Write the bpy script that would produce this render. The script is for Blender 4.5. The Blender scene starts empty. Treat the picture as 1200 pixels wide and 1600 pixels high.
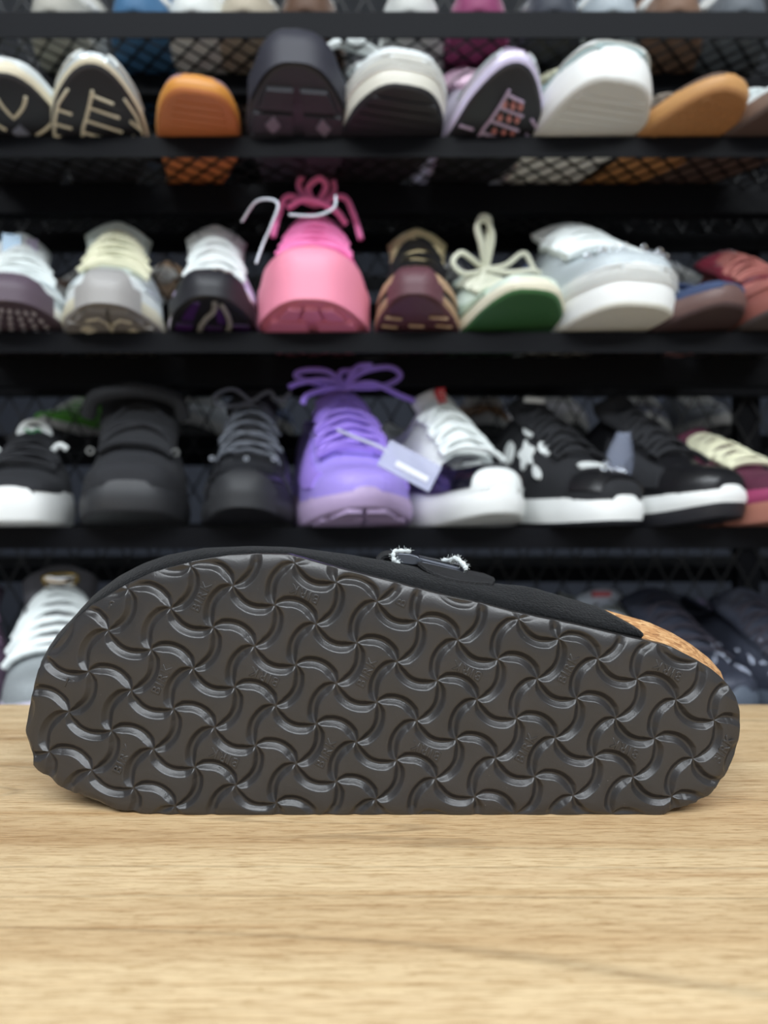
import bpy, bmesh, math, random
import numpy as np
from mathutils import Vector, Matrix
random.seed(7); rng = np.random.default_rng(7)
C = bpy.context.scene.collection
SC = bpy.context.scene

# ------------------------------------------------------------ camera, world, light, exposure
CZ = 1.023            # camera height; the table top is at TZ
F = 1155.0            # focal length in pixels of a 1200x1600 frame
TZ = CZ - (1276 - 800) / F * 0.30
cam = bpy.data.objects.new('camera', bpy.data.cameras.new('camera'))
C.objects.link(cam); SC.camera = cam
cam.location = (0, 0, CZ); cam.rotation_euler = (math.pi / 2, 0, 0)
cam.data.sensor_fit = 'VERTICAL'; cam.data.sensor_height = 36
cam.data.lens = F / 1600 * 36
cam.data.clip_start = 0.01
cam.data.dof.use_dof = True
cam.data.dof.focus_distance = 0.305
cam.data.dof.aperture_fstop = 6.6
world = bpy.data.worlds.new('world'); SC.world = world; world.use_nodes = True
world.node_tree.nodes['Background'].inputs[0].default_value = (0.75, 0.85, 1, 1)
world.node_tree.nodes['Background'].inputs[1].default_value = 0.3
SC.view_settings.view_transform = 'Standard'; SC.view_settings.look = 'None'
SC.view_settings.gamma = 1; SC.view_settings.use_curve_mapping = False
SC.view_settings.exposure = 0.0
SC.cycles.max_bounces = 8
SC.cycles.use_denoising = True
CEIL = 2.9
LAMPS = [(-1.25, -1.85, 43), (0.05, -1.85, 43), (1.35, -1.85, 43), (-1.25, -0.75, 17), (0.05, -0.75, 17), (1.35, -0.75, 17), (-0.7, 2.1, 12), (1.1, 2.1, 12)]
LIGHT_COL = (0.90, 0.955, 1.0)

def P(px, py, Y):
    return Vector(((px - 600) / F * Y, Y, CZ + (800 - py) / F * Y))

# ------------------------------------------------------------ materials
_m = {}
def S(r, g, b):
    f = lambda c: ((c / 255 + 0.055) / 1.055) ** 2.4 if c > 10 else c / 255 / 12.92
    return (f(r), f(g), f(b), 1)
def mat(name, col, rough=0.6, metal=0.0, bump=0.0, bscale=400, vary=0.0, spec=0.5, sheen=0.0, alpha=1.0, trans=0.0, coat=0.0):
    if name in _m: return _m[name]
    m = bpy.data.materials.new(name); m.use_nodes = True; _m[name] = m
    nt = m.node_tree; b = nt.nodes['Principled BSDF']
    b.inputs['Base Color'].default_value = col
    b.inputs['Roughness'].default_value = rough
    b.inputs['Metallic'].default_value = metal
    b.inputs['Specular IOR Level'].default_value = spec
    b.inputs['Sheen Weight'].default_value = sheen
    b.inputs['Coat Weight'].default_value = coat
    b.inputs['Alpha'].default_value = alpha
    b.inputs['Transmission Weight'].default_value = trans
    if bump or vary:
        tc = nt.nodes.new('ShaderNodeTexCoord'); n = nt.nodes.new('ShaderNodeTexNoise')
        n.inputs['Scale'].default_value = bscale; n.inputs['Detail'].default_value = 3
        nt.links.new(tc.outputs['Object'], n.inputs['Vector'])
        if bump:
            bp = nt.nodes.new('ShaderNodeBump'); bp.inputs['Strength'].default_value = bump
            bp.inputs['Distance'].default_value = 0.001
            nt.links.new(n.outputs['Fac'], bp.inputs['Height']); nt.links.new(bp.outputs['Normal'], b.inputs['Normal'])
        if vary:
            mx = nt.nodes.new('ShaderNodeMix'); mx.data_type = 'RGBA'; mx.blend_type = 'MULTIPLY'
            mx.inputs['Factor'].default_value = 1
            mx.inputs['A'].default_value = col
            cr = nt.nodes.new('ShaderNodeValToRGB')
            cr.color_ramp.elements[0].position = 0.35; cr.color_ramp.elements[1].position = 0.65
            v = 1 - vary; cr.color_ramp.elements[0].color = (v, v, v, 1)
            nt.links.new(n.outputs['Fac'], cr.inputs['Fac'])
            nt.links.new(cr.outputs['Color'], mx.inputs['B']); nt.links.new(mx.outputs['Result'], b.inputs['Base Color'])
    return m

def wood_material():
    m = bpy.data.materials.new('maple_laminate'); m.use_nodes = True
    nt = m.node_tree; b = nt.nodes['Principled BSDF']; L = nt.links.new
    tc = nt.nodes.new('ShaderNodeTexCoord')
    def noise(sx, sy, detail=4, dist=0.0, off=0.0, rough=0.55):
        mp = nt.nodes.new('ShaderNodeMapping'); mp.inputs['Scale'].default_value = (sx, sy, 1)
        mp.inputs['Location'].default_value = (off, off * 1.7, 0)
        n = nt.nodes.new('ShaderNodeTexNoise'); n.inputs['Scale'].default_value = 1; n.inputs['Detail'].default_value = detail
        n.inputs['Distortion'].default_value = dist; n.inputs['Roughness'].default_value = rough
        L(tc.outputs['Object'], mp.inputs['Vector']); L(mp.outputs['Vector'], n.inputs['Vector']); return n
    def ramp(n, stops):
        r = nt.nodes.new('ShaderNodeValToRGB'); e = r.color_ramp.elements
        e[0].position, e[0].color = stops[0]; e[1].position, e[1].color = stops[-1]
        for p, c in stops[1:-1]:
            k = e.new(p); k.color = c
        L(n.outputs['Fac'], r.inputs['Fac']); return r
    def mul(a, bb, f=1.0, mode='MULTIPLY'):
        x = nt.nodes.new('ShaderNodeMix'); x.data_type = 'RGBA'; x.blend_type = mode; x.inputs['Factor'].default_value = f
        L(a, x.inputs['A']); L(bb, x.inputs['B']); return x.outputs['Result']
    base = ramp(noise(1.1, 26, 5, 0.4), [(0.30, S(182, 152, 114)), (0.47, S(202, 176, 138)), (0.62, S(212, 188, 150)), (0.75, S(192, 162, 126))])
    band = ramp(noise(2.0, 110, 4, 0.3, 3.1), [(0.32, (0.76, 0.66, 0.55, 1)), (0.46, (0.97, 0.95, 0.92, 1)), (0.66, (1.07, 1.07, 1.05, 1))])
    fine = ramp(noise(60, 900, 3, 0, 5.5), [(0.36, (0.70, 0.62, 0.52, 1)), (0.5, (1, 1, 1, 1)), (0.75, (1.10, 1.10, 1.08, 1))])
    pores = ramp(noise(170, 1700, 2, 0.6, 9.0), [(0.34, (0.72, 0.64, 0.55, 1)), (0.44, (1, 1, 1, 1)), (0.8, (1.04, 1.04, 1.04, 1))])
    # dark growth-ring lines: ridged contours of a stretched noise
    rn = noise(0.9, 9, 3, 0.5, 1.3, 0.4)
    rg = nt.nodes.new('ShaderNodeMath'); rg.operation = 'PINGPONG'; rg.inputs[1].default_value = 0.045
    L(rn.outputs['Fac'], rg.inputs[0])
    rr = nt.nodes.new('ShaderNodeMapRange'); rr.inputs['From Max'].default_value = 0.0045; rr.inputs['To Min'].default_value = 0.66
    L(rg.outputs[0], rr.inputs['Value'])
    cb = nt.nodes.new('ShaderNodeCombineColor'); L(rr.outputs[0], cb.inputs[0]); L(rr.outputs[0], cb.inputs[1]); L(rr.outputs[0], cb.inputs[2])
    c = mul(base.outputs['Color'], band.outputs['Color'], 0.8)
    c = mul(c, fine.outputs['Color'], 0.8); c = mul(c, pores.outputs['Color'], 0.8); c = mul(c, cb.outputs[0], 0.75)
    L(c, b.inputs['Base Color'])
    b.inputs['Roughness'].default_value = 0.42; b.inputs['Specular IOR Level'].default_value = 0.4
    bp = nt.nodes.new('ShaderNodeBump'); bp.inputs['Strength'].default_value = 0.4; bp.inputs['Distance'].default_value = 0.0004
    L(fine.outputs['Color'], bp.inputs['Height']); L(bp.outputs['Normal'], b.inputs['Normal'])
    return m

def cork_material():
    m = bpy.data.materials.new('cork'); m.use_nodes = True
    nt = m.node_tree; b = nt.nodes['Principled BSDF']; L = nt.links.new
    tc = nt.nodes.new('ShaderNodeTexCoord'); mp = nt.nodes.new('ShaderNodeMapping')
    mp.inputs['Rotation'].default_value = (0, 0.5, 0); mp.inputs['Scale'].default_value = (0.4, 1, 1)
    v = nt.nodes.new('ShaderNodeTexVoronoi'); v.inputs['Scale'].default_value = 760
    L(tc.outputs['Object'], mp.inputs['Vector']); L(mp.outputs['Vector'], v.inputs['Vector'])
    r = nt.nodes.new('ShaderNodeValToRGB'); e = r.color_ramp.elements
    e[0].color = S(128, 84, 48); e[1].color = S(220, 180, 130); k = e.new(0.45); k.color = S(184, 136, 88)
    L(v.outputs['Color'], r.inputs['Fac']); L(r.outputs['Color'], b.inputs['Base Color'])
    b.inputs['Roughness'].default_value = 0.8
    bp = nt.nodes.new('ShaderNodeBump'); bp.inputs['Strength'].default_value = 0.5; bp.inputs['Distance'].default_value = 0.0005
    L(v.outputs['Distance'], bp.inputs['Height']); L(bp.outputs['Normal'], b.inputs['Normal'])
    return m

def eva_material():
    m = bpy.data.materials.new('black_foam_rubber'); m.use_nodes = True
    nt = m.node_tree; b = nt.nodes['Principled BSDF']; L = nt.links.new
    tc = nt.nodes.new('ShaderNodeTexCoord')
    n = nt.nodes.new('ShaderNodeTexNoise'); n.inputs['Scale'].default_value = 35; n.inputs['Detail'].default_value = 5
    L(tc.outputs['Object'], n.inputs['Vector'])
    r = nt.nodes.new('ShaderNodeValToRGB'); e = r.color_ramp.elements
    e[0].position = 0.3; e[1].position = 0.7
    e[0].color = S(39, 38, 38); e[1].color = S(46, 44, 44)
    # pale dust specks
    d = nt.nodes.new('ShaderNodeTexNoise'); d.inputs['Scale'].default_value = 1400; d.inputs['Detail'].default_value = 1
    L(tc.outputs['Object'], d.inputs['Vector'])
    q = nt.nodes.new('ShaderNodeTexNoise'); q.inputs['Scale'].default_value = 28; q.inputs['Detail'].default_value = 2
    L(tc.outputs['Object'], q.inputs['Vector'])
    qa = nt.nodes.new('ShaderNodeMath'); qa.operation = 'MULTIPLY_ADD'; qa.inputs[1].default_value = 0.35
    L(q.outputs['Fac'], qa.inputs[0]); L(d.outputs['Fac'], qa.inputs[2])
    mr = nt.nodes.new('ShaderNodeMapRange'); mr.inputs['From Min'].default_value = 0.985; mr.inputs['From Max'].default_value = 1.06
    mr.inputs['To Max'].default_value = 0.5
    L(qa.outputs[0], mr.inputs['Value'])
    mx = nt.nodes.new('ShaderNodeMix'); mx.data_type = 'RGBA'; mx.inputs['B'].default_value = S(170, 170, 165)
    L(n.outputs['Fac'], r.inputs['Fac']); L(r.outputs['Color'], mx.inputs['A']); L(mr.outputs[0], mx.inputs['Factor'])
    L(mx.outputs['Result'], b.inputs['Base Color'])
    b.inputs['Roughness'].default_value = 0.30; b.inputs['Specular IOR Level'].default_value = 0.5
    f = nt.nodes.new('ShaderNodeTexNoise'); f.inputs['Scale'].default_value = 1600
    L(tc.outputs['Object'], f.inputs['Vector'])
    bp = nt.nodes.new('ShaderNodeBump'); bp.inputs['Strength'].default_value = 0.10; bp.inputs['Distance'].default_value = 0.0005
    L(f.outputs['Fac'], bp.inputs['Height']); L(bp.outputs['Normal'], b.inputs['Normal'])
    return m

# ------------------------------------------------------------ object helpers
def link(name, me, m=None, parent=None, sharp=None, smooth=True):
    if m is not None: me.materials.append(m)
    o = bpy.data.objects.new(name, me); C.objects.link(o)
    if smooth:
        me.polygons.foreach_set('use_smooth', [True] * len(me.polygons))
        if sharp: me.set_sharp_from_angle(angle=math.radians(sharp))
    if parent: o.parent = parent
    return o
def mesh(name, verts, faces, m=None, parent=None, sharp=40, smooth=True):
    me = bpy.data.meshes.new(name); me.from_pydata([tuple(v) for v in verts], [], faces); me.update()
    bm = bmesh.new(); bm.from_mesh(me)
    bmesh.ops.recalc_face_normals(bm, faces=bm.faces); bm.to_mesh(me); bm.free()
    return link(name, me, m, parent, sharp, smooth)
def thing(name, label, cat, loc=(0, 0, 0), rz=0, group=None):
    o = bpy.data.objects.new(name, None); C.objects.link(o); o.empty_display_size = 0.05
    o.location = loc; o.rotation_euler = (0, 0, rz); o['label'] = label; o['category'] = cat
    if group: o['group'] = group
    return o
SPLIT = {'overlay', 'eyestay', 'tread_diamond', 'tread_rim', 'tread_line', 'tread_block', 'white_mark', 'eyelet', 'toe_line', 'rib', 'toe_emblem', 'toe_rib', 'crossbar', 'frame_rail'}
TINY = {'tread_stud', 'sequins', 'crystal_studs', 'stud', 'laces', 'lace_bow', 'stripe_lettering'}
class Geo:
    def __init__(s): s.v = []; s.f = []
    def box(s, a, b, M=None):
        n = len(s.v)
        for x in (a[0], b[0]):
            for y in (a[1], b[1]):
                for z in (a[2], b[2]):
                    p = Vector((x, y, z)); s.v.append(M @ p if M else p)
        s.f += [tuple(n + i for i in q) for q in ((0, 1, 3, 2), (4, 6, 7, 5), (0, 4, 5, 1), (2, 3, 7, 6), (0, 2, 6, 4), (1, 5, 7, 3))]
        return s
    def grid(s, pts, closed_u=False, flip=False):
        n = len(s.v); R = len(pts); K = len(pts[0])
        for r in pts: s.v += [Vector(p) for p in r]
        for i in range(R - 1):
            for j in range(K if closed_u else K - 1):
                a, b = n + i * K + j, n + i * K + (j + 1) % K
                s.f.append((a, b, b + K, a + K))
        return s
    def tube(s, path, r, n=6, flat=1.0, caps=True):
        path = [Vector(p) for p in path]; rings = []
        up = Vector((0, 0, 1)); prev = None
        for i, p in enumerate(path):
            t = (path[min(i + 1, len(path) - 1)] - path[max(i - 1, 0)])
            if t.length < 1e-9: t = Vector((1, 0, 0))
            t.normalize()
            if prev is None:
                a = t.cross(up)
                if a.length < 0.1: a = t.cross(Vector((1, 0, 0)))
            else:
                a = prev - t * prev.dot(t)
                if a.length < 1e-6: a = t.cross(up)
            a.normalize(); prev = a; b = t.cross(a)
            rr = r(i / (len(path) - 1)) if callable(r) else r
            rings.append([p + a * (math.cos(k * 2 * math.pi / n) * rr) + b * (math.sin(k * 2 * math.pi / n) * rr * flat) for k in range(n)])
        m0 = len(s.v); s.grid(rings, closed_u=True)
        if caps:
            s.f.append(tuple(range(m0, m0 + n))); e = len(s.v) - n; s.f.append(tuple(range(e, e + n)))
        return s
    def pieces(s):
        p = list(range(len(s.v)))
        def fnd(a):
            while p[a] != a: p[a] = p[p[a]]; a = p[a]
            return a
        for f in s.f:
            a = fnd(f[0])
            for b in f[1:]: p[fnd(b)] = a
        out = {}
        for f in s.f: out.setdefault(fnd(f[0]), []).append(f)
        res = []
        for fs in out.values():
            g = Geo(); mp = {}
            for f in fs:
                for i in f:
                    if i not in mp: mp[i] = len(g.v); g.v.append(s.v[i])
                g.f.append(tuple(mp[i] for i in f))
            res.append(g)
        return res
    def build(s, name, m=None, parent=None, sharp=40, smooth=True):
        if name in SPLIT:
            return [mesh(name, q.v, q.f, m, parent, sharp, smooth) for q in s.pieces()][-1]
        if name in TINY:
            o = mesh(name, s.v, s.f, m, parent, sharp, smooth); o['kind'] = 'stuff'; return o
        return mesh(name, s.v, s.f, m, parent, sharp, smooth)
def bez(pts, n=24):
    """Catmull-Rom through points"""
    pts = [Vector(p) for p in pts]; P_ = [pts[0] * 2 - pts[1]] + pts + [pts[-1] * 2 - pts[-2]]
    out = []; segs = len(pts) - 1; per = max(2, n // segs)
    for i in range(segs):
        a, b, c, d = P_[i:i + 4]
        for k in range(per):
            t = k / per
            out.append(0.5 * ((2 * b) + (c - a) * t + (2 * a - 5 * b + 4 * c - d) * t * t + (3 * b - a - 3 * c + d) * t ** 3))
    out.append(pts[-1]); return out
def interp(x, pts):
    if x <= pts[0][0]: return pts[0][1]
    for (a, b), (c, d) in zip(pts, pts[1:]):
        if x <= c: return b + (d - b) * (x - a) / (c - a)
    return pts[-1][1]
def structure(o): o['kind'] = 'structure'; return o

# ------------------------------------------------------------ room
RX, RY0, RY1 = 3.2, -2.6, 3.6
white = mat('wall_paint', S(150, 152, 156), 0.9, bump=0.1, bscale=60)
structure(Geo().box((-RX, RY0, -0.05), (RX, RY1, 0)).build('floor', mat('grey_floor_tile', S(150, 150, 148), 0.5, vary=0.1, bscale=3), smooth=False))
structure(Geo().box((-RX, RY0, CEIL), (RX, RY1, CEIL + 0.05)).build('ceiling', white, smooth=False))
structure(Geo().box((-RX, RY1, 0), (RX, RY1 + 0.05, CEIL)).build('wall_back', mat('dark_paint', S(52, 56, 66), 0.9), smooth=False))
structure(Geo().box((-RX, RY0 - 0.05, 0), (RX, RY0, CEIL)).build('wall_front', white, smooth=False))
structure(Geo().box((-RX - 0.05, RY0, 0), (-RX, RY1, CEIL)).build('wall_left', white, smooth=False))
structure(Geo().box((RX, RY0, 0), (RX + 0.05, RY1, CEIL)).build('wall_right', white, smooth=False))
LN = ['far left in front of the racks', 'in the middle in front of the racks', 'far right in front of the racks', 'left above the wood table', 'directly above the wood table', 'right above the wood table', 'behind the racks on the left', 'behind the racks on the right']
lamp_glow = bpy.data.materials.new('lamp_diffuser'); lamp_glow.use_nodes = True
lb = lamp_glow.node_tree.nodes['Principled BSDF']; lb.inputs['Emission Color'].default_value = (*LIGHT_COL, 1); lb.inputs['Emission Strength'].default_value = 2
for (x, y, w), nm in zip(LAMPS, LN):
    t = thing('ceiling_light', 'flat white ceiling light panel ' + nm, 'light', (x, y, CEIL), group='ceiling light panels')
    g = Geo(); 
    for a, b in (((-.62, -.32, -.03), (.62, -.29, 0)), ((-.62, .29, -.03), (.62, .32, 0)), ((-.62, -.29, -.03), (-.59, .29, 0)), ((.59, -.29, -.03), (.62, .29, 0))): g.box(a, b)
    g.build('frame', mat('lamp_frame', S(230, 230, 230), 0.5), t, smooth=False)
    Geo().box((-.59, -.29, -.012), (.59, .29, -.004)).build('diffuser', lamp_glow, t, smooth=False)
    la = bpy.data.lights.new('panel_lamp', 'AREA'); la.shape = 'RECTANGLE'; la.size = 1.16; la.size_y = 0.56; la.energy = w; la.color = LIGHT_COL
    lo = bpy.data.objects.new('panel_lamp', la); C.objects.link(lo); lo.parent = t; lo.location = (0, 0, -0.02)

# ------------------------------------------------------------ table
tb = thing('wooden_table', 'light maple wood table in the foreground with fine horizontal grain', 'table', (0, 0, 0))
TY1 = (TZ - CZ) * -F / (1100 - 800)
g = Geo(); g.box((-0.95, -0.30, TZ - 0.028), (0.95, TY1, TZ)); top = g.build('table_top', wood_material(), tb, smooth=False)
bv = top.modifiers.new('bevel', 'BEVEL'); bv.width = 0.0015; bv.segments = 2
legm = mat('table_leg_black', S(28, 28, 30), 0.45)
for sx in (-1, 1):
    for y in (-0.26, TY1 - 0.04):
        Geo().box((sx * 0.90 - 0.02, y - 0.02, 0), (sx * 0.90 + 0.02, y + 0.02, TZ - 0.028)).build('leg', legm, tb, smooth=False)
g = Geo()
for y in (-0.26, TY1 - 0.04): g.box((-0.88, y - 0.012, TZ - 0.07), (0.88, y + 0.012, TZ - 0.028))
g.build('frame_rail', legm, tb, smooth=False)

# ------------------------------------------------------------ racks
rack_black = mat('powder_coated_black', S(7, 8, 13), 0.55, bump=0.05, bscale=900, spec=.13)
wire_black = mat('mesh_black', S(8, 8, 10), 0.5)
FY = 0.74
ROWZ = {k: CZ + z for k, z in dict(T=0.501, A=0.376, B=0.180, C=-0.0155, D=-0.211, E=-0.41).items()}
def diamond_mesh(parent, name, x0, x1, a0, a1, plane, off, du, dv, w=0.0021, th=0.0012):
    """expanded metal: diagonal strands clipped to the rectangle; plane 'xy' (deck) or 'xz' (panel)"""
    g = Geo(); W, H = x1 - x0, a1 - a0
    for sgn in (1, -1):
        slope = sgn * dv / du; run = H / abs(slope)
        k0 = -int(run / du) - 1; n = int(W / du) + 1
        for k in range(k0, n + 1):
            if sgn > 0: xa, xb, va, vb = x0 + k * du, x0 + k * du + run, a0, a1
            else: xa, xb, va, vb = x0 + k * du, x0 + k * du + run, a1, a0
            # clip in x
            def at(x): return va + (vb - va) * (x - xa) / (xb - xa)
            ca, cb = max(xa, x0), min(xb, x1)
            if cb - ca < 1e-3: continue
            p, q = (ca, at(ca)), (cb, at(cb))
            dx, dy = q[0] - p[0], q[1] - p[1]; l = math.hypot(dx, dy); nx, ny = -dy / l * w / 2, dx / l * w / 2
            o = off + sgn * th * 0.5
            n0 = len(g.v)
            for (cx, cy) in ((p[0] + nx, p[1] + ny), (q[0] + nx, q[1] + ny), (q[0] - nx, q[1] - ny), (p[0] - nx, p[1] - ny)):
                for dd in (-th / 2, th / 2):
                    g.v.append(Vector((cx, cy, o + dd)) if plane == 'xy' else Vector((cx, o + dd, cy)))
            g.f += [tuple(n0 + i for i in f) for f in ((0, 2, 4, 6), (1, 3, 5, 7), (0, 1, 3, 2), (2, 3, 5, 4), (4, 5, 7, 6), (6, 7, 1, 0))]
    o = g.build(name, wire_black, parent, smooth=False); o['kind'] = 'stuff'; return o
rack = thing('shoe_rack', 'black metal rack with mesh shelves holding the front rows of shoes', 'rack', (0, FY, 0))
for k, z in ROWZ.items():
    z2 = z - (0.026 if k == 'T' else 0.0205)
    g = Geo(); g.box((-0.98, 0, z2), (0.98, 0.002, z)); g.box((-0.98, 0.002, z - 0.002), (0.98, 0.014, z)); g.build('shelf_lip', rack_black, rack, smooth=False)
    g = Geo(); g.box((-0.98, 0.100, z - (0.036 if k in 'AB' else 0.026)), (0.98, 0.120, z - 0.0035)); g.build('crossbar', rack_black, rack, smooth=False)
    g = Geo(); g.box((-0.98, 0.252, z - 0.024), (0.98, 0.266, z)); g.build('rear_rail', rack_black, rack, smooth=False)
    diamond_mesh(rack, 'shelf_mesh', -0.98, 0.98, 0.012, 0.254, 'xy', z - 0.0018, 0.026, 0.030)
for x in (-0.99, 0.99):
    for y in (0.008, 0.26): Geo().box((x - 0.016, y - 0.012, 0), (x + 0.016, y + 0.018, CEIL - 0.6)).build('upright', rack_black, rack, smooth=False)
Geo().box((0.485, 0.272, 0), (0.515, 0.292, CEIL - 0.6)).build('upright', rack_black, rack, smooth=False)
diamond_mesh(rack, 'back_mesh', -0.98, 0.98, 0.35, 1.95, 'xz', 0.269, 0.036, 0.064)
RY = 1.36
rack2 = thing('shoe_rack', 'black metal rack standing behind the mesh back of the front rack', 'rack', (0, RY, 0))
RROW = {k: ROWZ[k] - 0.065 for k in ROWZ}
RROW['U'] = ROWZ['T'] + 0.13
for k, z in RROW.items():
    g = Geo(); g.box((-0.98, 0, z - 0.03), (0.98, 0.002, z)); g.box((-0.98, -0.26, z - 0.024), (0.98, -0.246, z)); g.build('shelf_lip', rack_black, rack2, smooth=False)
    diamond_mesh(rack2, 'shelf_mesh', -0.98, 0.98, -0.248, -0.002, 'xy', z - 0.0018, 0.030, 0.034)
for x in (-0.99, 0.99):
    for y in (-0.25, -0.01): Geo().box((x - 0.014, y - 0.012, 0), (x + 0.014, y + 0.012, CEIL - 0.6)).build('upright', rack_black, rack2, smooth=False)

PI = math.pi
# ------------------------------------------------------------ shoe generator
PLAN = [(0, 0), (.008, .24), (.03, .47), (.07, .68), (.12, .83), (.18, .93), (.25, .985), (.32, 1), (.42, .94), (.52, .82), (.62, .73), (.72, .71), (.82, .71), (.90, .64), (.95, .52), (.985, .30), (1, 0)]
HTP = [(0, .05), (.01, .12), (.03, .20), (.06, .26), (.10, .30), (.18, .37), (.26, .50), (.34, .68), (.42, .87), (.50, 1.0), (.56, 1.02), (.66, .84), (.78, .78), (.90, .92), (1, .98)]
class Shoe:
    def __init__(s, L=.285, W=.10, H=.085, ov=.07, sp=.018, st=.022, sth=.032, blunt=0.0, box=.8, bow=0.004):
        s.L, s.W, s.H, s.ov, s.sp, s.st, s.sth, s.blunt, s.box, s.bow = L, W * .93, H, ov, sp, st, sth, blunt, box, bow
    def y(s, t): return -s.ov + t * s.L
    def w(s, t):
        a = .83 * (max(t, 0) / .12) ** .46 if t < .12 else interp(t, PLAN)
        if t < .25 and s.blunt: a = a ** (1 - s.blunt)
        return s.W / 2 * a
    def c(s, t): return s.bow * math.sin(math.pi * t * 1.3)
    def spring(s, t): return s.sp * max(0, 1 - t / .32) ** 2 + 0.004 * max(0, (t - .9) / .1) ** 2
    def mt(s, t): return s.spring(t) + s.st + (s.sth - s.st) * min(1, t / .8)     # top of midsole
    def base(s, t): return s.mt(t) - 0.004
    def h(s, t): return s.H * interp(t, HTP)
    def U(s, t, th, off=0.0):
        """point of the upper at station t, angle th (0 right .. pi left)"""
        cs, sn = math.cos(th), math.sin(th)
        p = interp(t, [(0, s.box), (.22, s.box), (.45, .98), (.6, .9), (1, .8)])
        q = interp(t, [(0, .62), (.25, .8), (.5, .95), (1, .6)])
        w = s.w(t) * .95; h = s.h(t)
        x = math.copysign(abs(cs) ** p, cs) * (w + off); z = abs(sn) ** q * (h + off)
        yy = s.y(t) - off * max(0, 1 - t / .12)
        return Vector((s.c(t) + x, yy, s.base(t) + z))
    def B(s, t, xr, off=0.0): return Vector((s.c(t) + s.w(t) * xr * .97, s.y(t), s.spring(t) - off))
    def outline(s, n=30):
        ts = [.5 - .5 * math.cos(math.pi * k / n) for k in range(n + 1)]
        return ts
    def ring(s, inset, zf, n=30, bulge=0):
        """closed ring; inset in metres; zf(t)->z"""
        ts = s.outline(n); pts = []
        def pt(t, sg):
            w = s.w(t) - inset
            tt = inset / s.L
            y = s.y(min(max(t, 0), 1))
            y = y + inset * (1 - 2 * t) if (t < .15 or t > .85) else y
            return Vector((s.c(t) + sg * max(w, 0), y, zf(t)))
        for t in ts: pts.append(pt(t, 1))
        for t in reversed(ts[1:-1]): pts.append(pt(t, -1))
        return pts
def grid_bottom(sh, inset, off, n=30):
    ts = sh.outline(n); rows = []
    for t in ts:
        w = max(sh.w(t) - inset, 0); y = sh.y(t) + (inset * (1 - 2 * t) if (t < .15 or t > .85) else 0)
        rows.append([Vector((sh.c(t) + w * k, y, sh.spring(t) + off)) for k in (-1, -.5, 0, .5, 1)])
    return rows
def patch(g, f, us, vs, h):
    """raised patch with skirt: f(u,v,off)"""
    rows = []
    for i, u in enumerate([us[0], *us, us[-1]]):
        row = []
        for j, v in enumerate([vs(u)[0], *vs(u), vs(u)[-1]]):
            e = i in (0, len(us) + 1) or j in (0, len(vs(u)) + 1)
            row.append(f(u, v, -0.0008 if e else h))
        rows.append(row)
    g.grid(rows); return g
def lin(a, b, n): return [a + (b - a) * k / (n - 1) for k in range(n)]

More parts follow.
